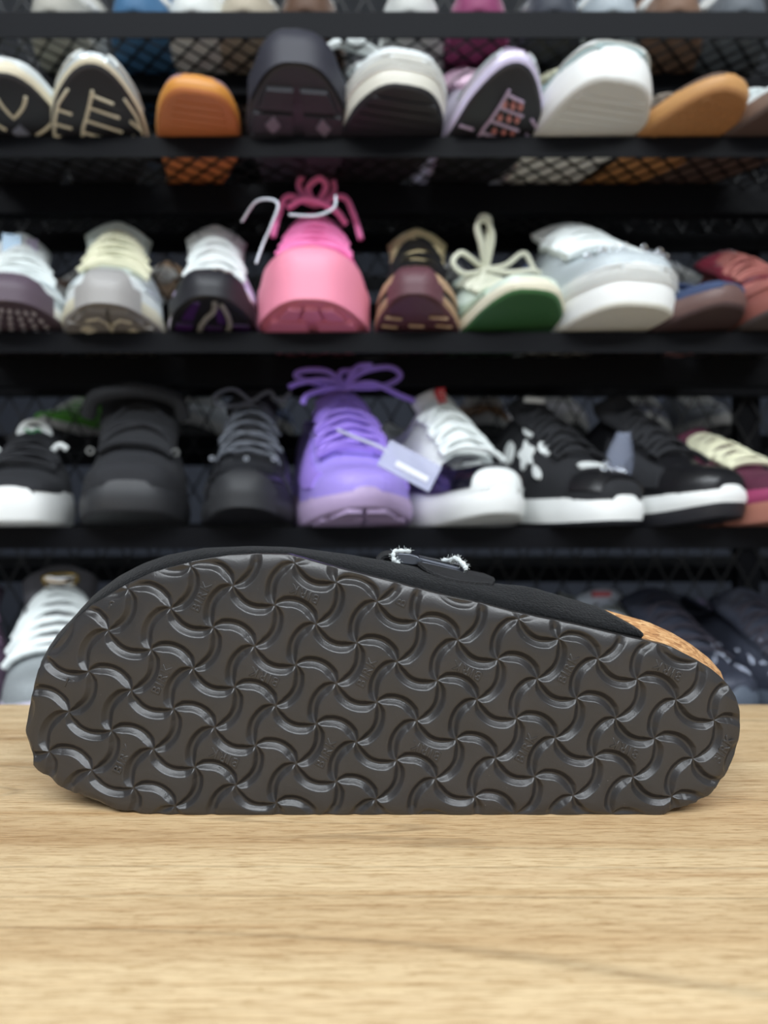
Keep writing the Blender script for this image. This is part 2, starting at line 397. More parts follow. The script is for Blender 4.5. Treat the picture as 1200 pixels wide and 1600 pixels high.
def make_shoe(name, label, cat, loc, rz, sh, upper_m, mid_m, out_m, group=None, ribs=0, rib_m=None, tongue=None, tongue_h=.035, tongue_w=.052, tongue_lean=.0,
              lace=None, lace_n=6, lace_r=.0024, lace_spread=.42, lace_jit=0, overlay=None, overlay_m=None, eyestay=None, open_=True, out_t=.004, simple=False, t_open=.52, padded=True):
    root = thing(name, label, cat, loc, rz, group)
    # outsole
    g = Geo()
    inset = .0025
    g.grid(grid_bottom(sh, inset, 0))
    r0 = sh.ring(inset, lambda t: sh.spring(t)); r1 = sh.ring(0.0008, lambda t: sh.spring(t) + out_t * .5); r2 = sh.ring(0.0005, lambda t: sh.spring(t) + out_t)
    g.grid([r0, r1, r2], closed_u=True)
    g.build('outsole', out_m, root)
    # midsole
    g = Geo(); rings = [sh.ring(0.0006, lambda t: sh.spring(t) + out_t)]
    nl = max(4, ribs * 2 + 3)
    for k in range(nl):
        f = k / (nl - 1)
        bulge = -.0022 * math.sin(math.pi * min(1, f * 1.1))
        if ribs and f > .35 and k % 2: bulge += .0012
        rings.append(sh.ring(bulge + .0008 + .0015 * f, lambda t, f=f: sh.spring(t) + out_t + (sh.mt(t) - sh.spring(t) - out_t) * f))
    rings.append(sh.ring(.006, lambda t: sh.mt(t)))
    g.grid(rings, closed_u=True); g.build('midsole', mid_m, root)
    # upper
    g = Geo(); NT, NA = (36, 25) if not simple else (22, 17)
    ts = [(k / NT) ** 1.25 * .985 + .008 for k in range(NT + 1)]
    rows = []
    for t in ts:
        row = []; cut = open_ and t_open < t < .955
        gth = interp(t, [(t_open, 1.35), (t_open + .05, 1.12), (.7, 1.0), (.955, 1.05)]) if cut else None
        for k in range(NA):
            th = math.pi * k / (NA - 1)
            p = sh.U(t, th)
            if cut and gth < th < math.pi - gth: p = Vector((p.x * .9, p.y, sh.base(t) + .018))
            row.append(p)
        rows.append(row)
    # close the heel
    rows.append([Vector((sh.c(1), sh.y(1) - .002, p.z)) for p in rows[-1]])
    rows.insert(0, [Vector((p.x, p.y + .001, sh.base(.0) - .004)) for p in rows[0]])
    g.grid(rows)
    front = rows[0]; n0 = len(g.v); g.v.append(sum(front, Vector()) / len(front))
    for k in range(NA - 1): g.f.append((n0, k, k + 1))
    g.build('upper', upper_m, root, sharp=55)
    # padded collar
    if open_ and not simple and padded:
        pts = []
        for sgn in (1, -1):
            seq = []
            for t in lin(t_open + .02, .95, 12):
                gth = interp(t, [(t_open, 1.35), (t_open + .05, 1.12), (.7, 1.0), (.955, 1.05)])
                p = sh.U(t, gth if sgn > 0 else math.pi - gth, .001); seq.append(p)
            pts += seq if sgn > 0 else list(reversed(seq))
        Geo().tube(pts, .0042, 8).build('collar', upper_m, root)
    # overlays
    if overlay:
        g = Geo()
        for (t0, t1, fn) in overlay:
            patch(g, lambda u, v, o: sh.U(u, v, o), lin(t0, t1, 10), lambda u, fn=fn: lin(*fn(u), 9), .0016)
        g.build('overlay', overlay_m, root)
    if eyestay:
        g = Geo()
        for sg in (0, 1):
            fn = (lambda u: (1.0, 1.30)) if not sg else (lambda u: (math.pi - 1.30, math.pi - 1.0))
            patch(g, lambda u, v, o: sh.U(u, v, o), lin(.25, t_open - .01, 8), lambda u, fn=fn: lin(*fn(u), 4), .0022)
        g.build('eyestay', eyestay, root)
    # tongue
    if tongue:
        g = Geo(); rows = []; t0, t1 = .27, t_open - .02
        cl = []
        for u in lin(0, 1, 7):
            t = t0 + (t1 - t0) * u; p = sh.U(t, math.pi / 2, .0015); cl.append((p.y, p.z))
        y1, z1 = cl[-1]; tongue_h = tongue_h * .62
        for u in lin(.12, 1, 8):
            cl.append((y1 + (.012 + tongue_lean) * u, z1 + tongue_h * u))
        n = len(cl)
        for i, (yy, zz) in enumerate(cl):
            f = i / (n - 1); ww = tongue_w / 2 * (.86 + .26 * f) * (1 if f < .86 else math.sqrt(max(0.25, 1 - ((f - .86) / .16) ** 2)))
            rows.append([Vector((sh.c(.45) + ww * k, yy + .010 * k * k * f, zz - .012 * k * k)) for k in lin(-1, 1, 9)])
        g.grid(rows); o = g.build('tongue', tongue, root)
        sd = o.modifiers.new('thick', 'SOLIDIFY'); sd.thickness = .007; sd.offset = 0
        sh.tongue_top = (sh.c(.45), cl[-1][0], cl[-1][1]); sh.tcl = cl
    # laces
    if lace:
        g = Geo(); r_ = random.Random(hash(label) % 1000 if False else len(label))
        for k in range(lace_n):
            t = lin(.23, t_open - .005, lace_n)[k]; dt = (.018 if k % 2 else -.018) * (1 if lace_n < 9 else .5)
            pts = []
            for v in lin(-1, 1, 9):
                p = sh.U(t + dt * v, math.pi / 2 - v * lace_spread * 1.5, .0055 + .003 * (1 - v * v) + r_.uniform(0, lace_jit))
                pts.append(p)
            g.tube(pts, lace_r, 6, .75)
            if k:
                pts = [sh.U(t - dt * v, math.pi / 2 - v * lace_spread * 1.4, .0045 + .006 * (1 - v * v)) for v in lin(-1, 1, 9)]
                g.tube(pts, lace_r * .95, 6, .7)
        g.build('laces', lace, root)
    return root

def bow(root, sh, m, loops, r=.0024, name='lace_bow'):
    g = Geo(); 
    ty = sh.y(.47); tz = sh.U(.47, math.pi / 2, .01).z
    for pts in loops:
        g.tube(bez([(sh.c(.45) + a, ty + b, tz + c) for a, b, c in pts], 28), r, 6)
    g.build(name, m, root); return g
def u_stripe(root, sh, name, m, paths, r=.0018, flat=.6, off=.003):
    g = Geo()
    for pth in paths:
        pts = []
        for (a, b), (c, d) in zip(pth, pth[1:]):
            pts += [sh.U(a + (c - a) * k / 6, b + (d - b) * k / 6, off) for k in range(6)]
        pts.append(sh.U(*pth[-1], off)); g.tube(pts, r, 6, flat)
    return g.build(name, m, root)
def s_lines(root, sh, name, m, paths, r=.0015, off=.0004):
    g = Geo()
    for pth in paths:
        pts = []
        for (a, b), (c, d) in zip(pth, pth[1:]):
            pts += [sh.B(a + (c - a) * k / 5, b + (d - b) * k / 5, off) for k in range(5)]
        pts.append(sh.B(*pth[-1], off)); g.tube(pts, r, 6, .8)
    return g.build(name, m, root)
def s_patches(root, sh, name, m, rects, h=.0018):
    """raised tread blocks: (t0,t1,x0,x1)"""
    g = Geo()
    for (t0, t1, x0, x1) in rects:
        patch(g, lambda u, v, o: sh.B(u, v, o), lin(t0, t1, 3), lambda u: lin(x0, x1, 3), h)
    return g.build(name, m, root)
def s_diamond(root, sh, name, m, spots, a=.008, h=.0022):
    g = Geo()
    for (t, xr) in spots:
        c = sh.B(t, xr, 0); n0 = len(g.v)
        for o in (h, -.002):
            for dx, dt in ((a, 0), (0, a / sh.L * 1.3), (-a, 0), (0, -a / sh.L * 1.3)):
                p = sh.B(min(max(t + dt, 0.01), 1), xr, o); g.v.append(Vector((p.x + dx, p.y, p.z)))
        g.f += [(n0, n0 + 1, n0 + 2, n0 + 3)] + [(n0 + i, n0 + (i + 1) % 4, n0 + 4 + (i + 1) % 4, n0 + 4 + i) for i in range(4)]
    return g.build(name, m, root, smooth=False)
def toe_wrap(root, sh, m, t1=.13, span=.12, h=.0026, name='toe_guard', pw=1.3, low=0.0):
    """rubber of the sole carried up over the front, tapering to a rounded peak; span = how far back along the sides"""
    g = Geo(); cols = []
    for c in lin(-1, 1, 27):
        a = abs(c); sg = 1 if c >= 0 else -1
        tb = span * a ** 2.2
        wd = sh.w(tb) + .0022; y0 = sh.y(tb) - .004 * max(0, 1 - tb / .1)
        col = []
        for f in (0.02, .35, .7, 1.0):
            col.append(Vector((sh.c(tb) + sg * wd, y0, sh.spring(tb) + (sh.mt(tb) - sh.spring(tb)) * f)))
        e = (1 - a ** pw) ** (2.0 if pw < 1 else 1.3)
        th0 = PI / 2 - sg * (PI / 2) * min(1, .98 * a ** .35 if a > 0 else 0); th1 = PI / 2 - c * 1.15
        for u in lin(.06, 1, 9):
            t = tb + .002 + t1 * e * u; th = th0 + (th1 - th0) * min(1, u * 1.4)
            if e < .03: t = tb + .002
            p = sh.U(t, th, h); col.append(p if e > .03 else Vector((col[-1].x * .998, col[-1].y, col[-1].z + .0004)))
        lastp = sh.U(tb + .002 + t1 * e, th1, -.001); col.append(lastp if e > .03 else col[-1])
        cols.append(col)
    g.grid(cols)
    return g.build(name, m, root, sharp=50)
def at_row(cx, row, Y=.748): return ((cx - 600) / F * Y, Y, ROWZ[row])
R = math.radians

# colours
silver = mat('silver_synthetic', S(196, 204, 206), .32, .35, bump=.2, bscale=300)
whitef = mat('white_mesh_fabric', S(222, 228, 228), .75, bump=.5, bscale=700, vary=.12)
white_l = mat('white_leather', S(228, 232, 230), .45)
white_r = mat('white_rubber', S(232, 234, 232), .5)
grey_r = mat('pale_grey_rubber', S(200, 200, 196), .6, bump=.2, bscale=300)
cream = mat('cream_rubber', S(216, 208, 184), .6)
cream_l = mat('cream_lace', S(222, 220, 190), .85, bump=.4, bscale=900)
white_lc = mat('white_lace', S(232, 238, 236), .85, bump=.4, bscale=900)
blackr = mat('black_rubber', S(30, 30, 36), .5)
blackf = mat('black_fabric', S(26, 27, 31), .85, bump=.4, bscale=600)
blackl = mat('black_leather', S(24, 24, 27), .35)
char_r = mat('charcoal_rubber', S(46, 46, 56), .55)
char_l = mat('charcoal_leather', S(52, 54, 64), .4, bump=.1, bscale=80)
darkgrey = mat('dark_grey_rubber', S(40, 41, 44), .6)

# ============================================================ THE CLOG
CF = np.array([[0.99827625, 0.63730374], [7.72084062, -3.56708948], [3.89910981, 7.67334079], [0.06991071, -0.19485106],
               [0.41002812, -0.12441559], [0.32908708, 0.43803486], [-0.14806384, -0.10573014]])
def uvmap(px, py):
    x = (px - 600) / 600; y = (py - 1075) / 600
    B_ = np.stack([np.ones_like(x), x, y, x * x, x * y, y * y, x ** 3], -1)
    return B_ @ CF
def uvinv(u, v):
    p = np.array([600., 1075.])
    for _ in range(12):
        c = uvmap(p[0], p[1]); J = np.array([(uvmap(p[0] + 1, p[1]) - c), (uvmap(p[0], p[1] + 1) - c)]).T
        p = p + np.linalg.solve(J, np.array([u, v]) - c)
    return p
AL = math.radians(55); RR = .5 / math.sin(AL); DC = RR * math.cos(AL)
def arc_field(U_, V_):
    """distance to the nearest arc and to the nearest node, in cells"""
    best = np.full(U_.shape, 9.0)
    iu, iv = np.floor(U_), np.floor(V_)
    nu, nv = np.round(U_), np.round(V_)
    dn = np.hypot(U_ - nu, V_ - nv)
    for di in (-1, 0, 1):
        for dj in (-1, 0, 1, 2):
            i, j = iu + di, iv + dj
            sg = np.where((i + j) % 2 == 0, -1.0, 1.0)          # bulge towards -v when even
            cu, cv = i + .5, j - sg * DC
            dx, dy = U_ - cu, (V_ - cv) * sg
            r = np.hypot(dx, dy); ang = np.abs(np.arctan2(dx, dy))
            d = np.where(ang <= AL, np.abs(r - RR), np.minimum(np.hypot(U_ - i, V_ - j), np.hypot(U_ - i - 1, V_ - j)))
            best = np.minimum(best, d)
    for di in (-1, 0, 1, 2):
        for dj in (-1, 0, 1):
            i, j = iu + di, iv + dj
            sg = np.where((i + j) % 2 == 0, 1.0, -1.0)          # bulge towards +u when even
            cu, cv = i - sg * DC, j + .5
            dx, dy = (U_ - cu) * sg, V_ - cv
            r = np.hypot(dx, dy); ang = np.abs(np.arctan2(dy, dx))
            d = np.where(ang <= AL, np.abs(r - RR), np.minimum(np.hypot(U_ - i, V_ - j), np.hypot(U_ - i, V_ - j - 1)))
            best = np.minimum(best, d)
    return best, dn
TOPE = [(40, 1138), (44, 1112), (52, 1075), (60, 1046), (77, 1018), (86, 1008), (112, 973), (142, 946), (165, 932), (195, 914), (240, 893), (300, 877), (356, 867), (400, 865), (450, 866), (480, 874), (512, 883), (550, 893), (606, 907), (662, 922), (705, 933), (750, 942), (806, 957), (850, 966), (900, 976), (975, 994), (1012, 1002), (1050, 1011), (1087, 1030), (1110, 1044), (1125, 1056), (1140, 1071), (1152, 1090), (1158, 1110), (1160, 1130)]
BOTE = [(40, 1140), (41, 1146), (46, 1160), (51, 1180), (52, 1195), (60, 1205), (68, 1212), (82, 1221), (90, 1232), (105, 1243), (124, 1247), (150, 1259), (184, 1271), (225, 1275), (270, 1276.0), (450, 1276), (1031, 1276), (1050, 1268), (1087, 1257), (1110, 1244), (1125, 1226), (1140, 1206), (1151, 1180), (1157, 1156), (1160, 1132)]
NX, NV = 860, 300
tt = np.linspace(0, np.pi, NX); X = 40 + (1160 - 40) * (.35 * (0.5 - 0.5 * np.cos(tt)) + .65 * np.linspace(0, 1, NX))
X[0] += .3; X[-1] -= .3
yt = np.interp(X, *zip(*TOPE)); yb = np.interp(X, *zip(*BOTE))
wob = np.convolve(rng.normal(0, 1, NX + 20), np.ones(9) / 9, 'same')[10:-10] * 1.6
edge_l = np.clip((X - 40) / 60, 0, 1); endr = np.clip((1160 - X) / 40, 0, 1)
yb = np.minimum(yb + wob * edge_l * endr * (yb < 1274), 1276)
vv = np.linspace(0, 1, NV)
PX = np.repeat(X[:, None], NV, 1); PY = yt[:, None] + (yb - yt)[:, None] * vv[None, :]
UV = uvmap(PX, PY); D_, DN = arc_field(UV[..., 0], UV[..., 1])
hw = .134 * np.minimum(1, .30 + DN * 2.6)
q = np.clip(D_ / hw, 0, 1)
groove = np.where(q < 1, np.minimum(1 - q ** 1.25, .90) / .90, 0) * (.55 + .45 * np.minimum(1, DN * 4))
# the lowest stretch rests flat on the table, groove ends notch the rim a little
ed = np.minimum.reduce([(PY - yt[:, None]), (yb[:, None] - PY), (PX - 40) * 1.0, (1160 - PX) * 1.0])
edge = np.clip(1 - ed / 26, 0, 1) ** 2
groove = groove * (.3 + .7 * np.clip(ed / 14, 0, 1))
pillow = (np.clip(D_ - .15, 0, .35) / .35) ** .5
toe = np.clip((300 - PX) / 260, 0, 1)
Ydep = .30 + .0020 * groove - .00022 * pillow + .0016 * edge + .010 * toe ** 2 + .0015 * np.clip((PX - 1050) / 110, 0, 1) ** 2
Ydep = Ydep + .006 * toe * np.clip((1050 - PY) / 190, 0, 1) ** 1.5
# groove ends nibble the silhouette
Ysm = .30 + .0016 * edge + .010 * toe ** 2 + .006 * toe * np.clip((1050 - PY) / 190, 0, 1) ** 1.5
Zc = (800 - PY) / F * np.where(PY < 1200, Ysm, .30 + (Ysm - .30) * np.clip((1262 - PY) / 62, 0, 1)); Xc = (PX - 600) / F * Ysm
ez = groove * np.clip(1 - (yb[:, None] - PY) / 8, 0, 1) * .0006
Zc = Zc + ez
Zc = np.maximum(Zc, TZ - CZ + .00015)
clog = thing('suede_clog', 'black suede clog on its side on the wood table, patterned sole towards the viewer', 'clog', (0, .33, TZ))
off0 = Vector((0, -.33, CZ - TZ)); off1 = Vector((0, -.33, -TZ))
V3 = np.stack([Xc, Ydep, Zc], -1)
def toloc(a): return a + np.array([0, -.33, CZ - TZ])
verts = toloc(V3).reshape(-1, 3)
ii = (np.arange(NX - 1)[:, None] * NV + np.arange(NV - 1)[None, :]).ravel()
faces = np.stack([ii, ii + NV, ii + NV + 1, ii + 1], 1)
# rim behind the face: two further rings going back
per = [(i, 0) for i in range(NX)] + [(NX - 1, j) for j in range(1, NV)] + [(i, NV - 1) for i in range(NX - 2, -1, -1)] + [(0, j) for j in range(NV - 2, 0, -1)]
pidx = np.array([i * NV + j for i, j in per]); base = verts[pidx]
base_s = (Ysm - .33).reshape(-1)[pidx]
cen = np.array([0.0, 0, (1075 - 800) / F * -.30 + CZ - TZ])
rings = []
for k, (back, sc) in enumerate(((.0022, 1.0), (.0050, .999), (.0098, .997))):
    r_ = base.copy(); r_[:, 1] = np.maximum(base_s + back, base[:, 1] + .0002)
    r_[:, [0, 2]] = cen[[0, 2]] + (base[:, [0, 2]] - cen[[0, 2]]) * sc
    r_[:, 2] = np.maximum(r_[:, 2], .00015); rings.append(r_)
allv = np.concatenate([verts, *rings]); K = len(pidx); n0 = NX * NV
rf = []
prev = pidx
for k in range(3):
    cur = np.arange(K) + n0 + k * K
    rf.append(np.stack([prev, cur, np.roll(cur, -1), np.roll(prev, -1)], 1)); prev = cur
allf = np.concatenate([faces, *rf])
me = bpy.data.meshes.new('outsole')
me.vertices.add(len(allv)); me.vertices.foreach_set('co', allv.ravel().astype('f'))
me.loops.add(len(allf) * 4); me.loops.foreach_set('vertex_index', allf.ravel().astype('i'))
me.polygons.add(len(allf)); me.polygons.foreach_set('loop_start', np.arange(0, len(allf) * 4, 4).astype('i'))
me.update(calc_edges=True); me.validate()
eva = eva_material()
sole = link('outsole', me, eva, clog, None, True)

# lettering embossed on the sole's tiles
def text_mesh(body, size, ext):
    cu = bpy.data.curves.new('lettering', 'FONT'); cu.body = body; cu.size = size; cu.extrude = ext; cu.bevel_depth = 0.00016; cu.bevel_resolution = 1
    cu.align_x = 'CENTER'; cu.align_y = 'CENTER'; cu.space_character = 1.22
    o = bpy.data.objects.new('tmp', cu); C.objects.link(o)
    dg = bpy.context.evaluated_depsgraph_get(); m_ = bpy.data.meshes.new_from_object(o.evaluated_get(dg))
    bpy.data.objects.remove(o); return m_
tm = text_mesh('BIRK', .0052, .00008); tm.materials.clear(); tm.materials.append(eva)
tshort = text_mesh('BI', .0054, .0001); tshort.materials.clear(); tshort.materials.append(eva)
tone = text_mesh('B', .0054, .0001); tone.materials.clear(); tone.materials.append(eva)
def surfY(px, py):
    if not (45 < px < 1155): return None
    i = int(np.argmin(np.abs(X - px))); v = (py - yt[i]) / (yb[i] - yt[i])
    if not 0.03 < v < .97: return None
    return Ydep[i, int(v * (NV - 1))]
for i in range(-8, 10):
    for j in range(-5, 7):
        up = i % 4 == 0 and j % 2 == 0; hz = i % 4 == 2 and j % 2 == 1
        if not (up or hz): continue
        d = np.array([0, -1.0]) if up else np.array([-1.0, 0])
        cu_ = np.array([i + .5, j + .5])
        for span, m_, sh_ in ((.46, tm, 0), (.2, tshort, -.2), (.09, tone, -.3)):
            a = uvinv(*(cu_ + d * (sh_ - span))); b = uvinv(*(cu_ + d * (sh_ + span))); c0 = uvinv(*(cu_ + d * sh_))
            ys = [surfY(*p) for p in (a, b, c0)]
            if all(y is not None for y in ys): break
        else: continue
        dirv = Vector(((b - a)[0], 0, -(b - a)[1])).normalized()
        nrm = Vector((0, -1, 0)); upv = nrm.cross(dirv)
        o = bpy.data.objects.new('lettering', m_); C.objects.link(o); o.parent = sole
        Y0 = ys[2]; p = P(c0[0], c0[1], .30); 
        p = Vector((p.x, Y0 - .00005, p.z)) + Vector((0, -.33, -TZ))
        Mx = Matrix((dirv, upv, nrm)).transposed().to_4x4(); Mx.translation = p
        o.matrix_local = Mx

# footbed of cork behind the outsole
def interp_px(x, tab): return np.interp(x, *zip(*tab))
SIL = [(44, 1120), (56, 1049), (77, 1010), (95, 985), (124, 957), (150, 929), (187, 900), (225, 880), (262, 867), (319, 856), (394, 853), (450, 854.5), (475, 857), (550, 866), (600, 875), (680, 892), (775, 912), (825, 918), (900, 940), (922, 947), (975, 962), (1012, 972), (1050, 989), (1080, 1007), (1110, 1030), (1129, 1052), (1140, 1070), (1152, 1100), (1157, 1126)]
g = Geo(); rows = []
N = 90
xs = [46 + (1156 - 46) * (.5 - .5 * math.cos(math.pi * k / N)) for k in range(N + 1)]
def rec(x): return .013 * min(1, max(0, (300 - x) / 260)) ** 2
def topz(x, Y0): return (800 - interp_px(x, TOPE)) / F * (.30 + rec(x))
def botz(x): return (800 - interp_px(x, BOTE)) / F * (.30 + rec(x))
def wx(x): return (x - 600) / F * (.30 + rec(x))
def stretch(x, Y, k=.5): return wx(x) * (1 + k * ((Y - rec(x)) / .30 - 1))
def silz(xw, Y): return (800 - interp_px(600 + xw * F / Y, SIL)) / F * Y
for (Yk, ins, use) in ((.309, .0012, 0), (.318, .0006, 0), (.327, .0006, .6), (.334, .0010, 1), (.336, .0035, 1), (.334, .008, 1)):
    a = []; b = []
    for x in xs:
        zt = topz(x, Yk) - ins; 
        zs = silz(stretch(x, Yk), Yk) - ins + .0013 if x > 930 else zt - .001
        zt = zt * (1 - use) + zs * use
        xe = wx(x); 
        xe = stretch(x, Yk + rec(x))
        a.append(Vector((xe * (1 - ins * 3), Yk + rec(x), zt)))
        b.append(Vector((xe * (1 - ins * 3), Yk + rec(x), max(botz(x) + ins, TZ - CZ + .0004))))
    rows.append([p + off0 for p in a + list(reversed(b))])
g.grid(rows, closed_u=True)
cork = g.build('cork_footbed', cork_material(), clog, sharp=60)
# insole surface inside
g = Geo(); rowa = rows[-1][:N + 1]; rowb = list(reversed(rows[-1][N + 1:]))
g.grid([[a.lerp(b, f) + Vector((0, .003 * abs(f - .5), 0)) for f in lin(0, 1, 7)] for a, b in zip(rowa, rowb)])
g.build('suede_insole', mat('tan_suede', S(176, 146, 112), .95, bump=.4, bscale=900), clog)

# suede upper
suede = mat('black_suede', S(22, 23, 25), .95, bump=1.0, bscale=850, vary=.6, sheen=.08, spec=.2)
HD = [(44, .022), (80, .030), (150, .040), (300, .052), (450, .066), (600, .085), (700, .098), (730, .100), (780, .088), (850, .068), (930, .045), (980, .028), (1008, .018), (1012, .014)]
g = Geo(); rows = []
xs = [46 + (730 - 46) * (k / 70) ** 1.15 for k in range(71)]
def arch(x, n=41):
    zt = topz(x, 0) - .0002; zb = max(botz(x), TZ - CZ + .0005) + .0004
    H = interp_px(x, HD); Ys = .3095 + rec(x); out = []; ex = .45
    zm, hwid = (zt + zb) / 2, (zt - zb) / 2
    Yr = min(.333 + rec(x), Ys + .62 * H); sr = ((Yr - Ys) / H) ** (1 / .9)
    bul = max(silz(stretch(x, Yr), Yr) - (zm + hwid * math.sqrt(1 - sr * sr) ** ex), 0)
    for k in range(n):
        th = math.pi * k / (n - 1); sn = math.sin(th); cs = math.cos(th)
        Y = Ys + H * sn ** .9
        z = zm + hwid * math.copysign(abs(cs) ** ex, cs)
        if k < n / 2: z += bul * min(1, max(0, (Y - Ys) / (Yr - Ys))) ** .7 * (1 if Y < Yr else math.exp(-((Y - Yr) / .02) ** 2))
        z = max(z, TZ - CZ + .0006)
        out.append(Vector((stretch(x, Y), Y, z)) + off0)
    return out
for x in xs: rows.append(arch(x))
g.grid(rows); n0 = len(g.v); g.v.append(sum(rows[0], Vector()) / len(rows[0]))
for k in range(40): g.f.append((n0, k, k + 1))
# past the instep the top opens: two walls run on down to the heel, sharing the last closed row
last = (len(rows) - 1) * 41
for side in (0, 1):
    prev = [last + (k if not side else 40 - k) for k in range(21)]
    for x in lin(730, 1012, 42)[1:]:
        cut = interp(x, [(730, 20), (790, 16.5), (880, 13.5), (1012, 12)]); a = arch(x)
        if side: a = a[::-1]
        zt = topz(x, 0); lim = interp(x, [(922, .008), (975, .0038), (1000, .0018), (1012, .0006)]) if x > 922 and not side else 1
        cur = []
        for k in range(21):
            kk = cut * k / 20; i0 = min(int(kk), 39); p = a[i0].lerp(a[i0 + 1], kk - i0)
            if lim < 1: p.z = min(p.z, zt + lim + CZ - TZ)
            cur.append(len(g.v)); g.v.append(p + Vector((0, 0, .0009 * min(1, (x - 730) / 120) if not side else 0)))
        for k in range(20): g.f.append((prev[k], prev[k + 1], cur[k + 1], cur[k]))
        prev = cur
vamp = g.build('suede_upper', suede, clog, sharp=60)
sd = vamp.modifiers.new('thick', 'SOLIDIFY'); sd.thickness = .0022; sd.offset = -1
# strap end, buckle and its white wrapping, standing on the upper
def slab(name, outline, thick, m, parent, nrm):
    n = len(outline); v = [p for p in outline] + [p + nrm * thick for p in outline]
    f = [tuple(range(n)), tuple(range(2 * n - 1, n - 1, -1))] + [(i, (i + 1) % n, n + (i + 1) % n, n + i) for i in range(n)]
    o = mesh(name, v, f, m, parent, sharp=35); b_ = o.modifiers.new('bevel', 'BEVEL'); b_.width = .0004; b_.segments = 2; return o
leather = mat('black_strap_leather', S(26, 26, 28), .8, bump=.6, bscale=1200, vary=.3)
fr = [(652, 884), (664, 893), (678, 901), (695, 907.5), (715, 912), (735, 914.5), (755, 916), (770, 916.5)]
pts = [P(x, y, interp(x, [(652, .331), (664, .327), (700, .3215), (735, .3235), (772, .3275)])) for x, y in fr]
bk = [P(773, 911.5, .333), P(771, 908, .345), P(757, 902, .362), P(700, 890, .372), P(655, 880, .368)]
slab('strap_end', [p + off1 for p in pts + bk], .0019, leather, clog, Vector((.12, 0, 1)).normalized())
bpts = []
strap = []
for k in range(17):
    f = k / 16
    row = []
    for s_ in (-1, -.5, 0, .5, 1):
        x = 668 + s_ * 42
        a = arch(x); kk = f * 24 + 5; i0 = int(kk); p = a[i0].lerp(a[i0 + 1], kk - i0)
        c_ = (a[20] + a[0]) / 2; nn = (p - Vector((p.x, a[0].y, (a[0].z + a[40].z) / 2))).normalized()
        row.append(p + nn * .0025)
    strap.append(row)
o = Geo().grid(strap).build('strap', leather, clog); sd = o.modifiers.new('thick', 'SOLIDIFY'); sd.thickness = .0022
metal = mat('gunmetal_buckle', S(88, 92, 100), .3, .85, coat=.2)
darkmetal = mat('dark_metal_bar', S(48, 50, 56), .35, .8)
bu = bpy.data.objects.new('buckle', None)
def loopframe(a, b, c, d, r, m, name, parent):
    path = bez([a, a.lerp(b, .5), b, b.lerp(c, .5), c, c.lerp(d, .5), d, d.lerp(a, .5), a], 48)
    return Geo().tube([p + off1 for p in path], r, 8).build(name, m, parent)
A0, B0 = P(622, 873, .338), P(722, 889, .338); A1, B1 = P(622, 872, .366), P(722, 887, .366)
# flat end plate (rounded), front bar, rear bar
fb = [P(x, y, .336) for x, y in ((617, 866), (624, 864), (640, 865.5), (652, 869), (661, 876), (658, 882), (645, 883), (626, 881), (618, 876))]
o = slab('buckle', [p + off1 for p in fb], .004, metal, clog, Vector((0, 1, 0)))
g = Geo()
for (p, q) in ((P(655, 874, .339), P(724, 891, .339)), (P(655, 877.5, .339), P(724, 893, .339)), (P(630, 868, .368), P(722, 884, .368)), (P(722, 890, .339), P(722, 885, .368)), (P(624, 872, .34), P(626, 868, .368))):
    g.tube([p + off1, p.lerp(q, .5) + off1, q + off1], .0013, 8)
g.build('buckle_frame', darkmetal, o)
g = Geo()
g.box((-.010, -.0006, -.0011), (.010, .012, .0011), Matrix.Translation(P(688, 880.5, .345) + off1) @ Matrix.Rotation(R(12), 4, 'Y'))
g.build('buckle_prong', darkmetal, o)
fuzz = mat('white_fuzzy_wrap', S(236, 244, 244), 1.0, bump=1.0, bscale=2500, sheen=.5)
def fuzzy(path, r):
    g = Geo(); path = bez(path, 30); path = [p + off1 for p in path]
    g.tube(path, lambda t: r * (1 + .25 * math.sin(t * 37)), 8)
    rr = random.Random(3)
    for k in range(90):
        p = path[rr.randrange(len(path))]; d = Vector((rr.gauss(0, 1), rr.gauss(0, 1), rr.gauss(0, 1))).normalized()
        g.tube([p + d * r * .6, p + d * (r + rr.uniform(.0003, .0012)), p + d * (r + rr.uniform(.0006, .0018)) + Vector((rr.uniform(-1, 1), 0, rr.uniform(-1, 1))) * .0005], .00006, 3)
    return g.build('white_wrap', fuzz, o)
fuzzy([P(640, 861.5, .345), P(628, 861, .338), P(617, 861.5, .335), P(614.5, 869, .334), P(617, 877, .334), P(624, 880, .335)], .00095)
fuzzy([P(692, 876, .352), P(705, 875, .346), P(711, 872.5, .342), P(718, 876, .338), P(726, 884, .335), P(728, 891, .334)], .00105)
g = Geo().tube([p + off1 for p in bez([P(592, 876, .342), P(600, 868, .342), P(612, 867, .342), P(622, 872, .343)], 16)], .0020, 8)
g.build('strap_loop', leather, clog)

#@@SHOES@@
# ============================================================ SHOES ON THE FRONT RACK
FL = 'row of shoes'
def lace_loops(w=1.0):
    return [[(0, 0, 0), (-.02 * w, -.012, .012), (-.036 * w, -.014, .004), (-.026 * w, -.014, -.010), (0, -.004, 0)],
            [(0, 0, 0), (.02 * w, -.012, .014), (.038 * w, -.014, .006), (.028 * w, -.014, -.010), (0, -.004, 0)],
            [(0, -.002, 0), (-.012 * w, -.018, -.008), (-.022 * w, -.026, -.024)], [(0, -.002, 0), (.014 * w, -.018, -.008), (.026 * w, -.026, -.022)]]
def treadgrid(ts, slant=.0, gap=.1, xs=((-.85, -.12), (.12, .85))):
    return [[(t, a), (t + slant, b)] for t in ts for a, b in xs]

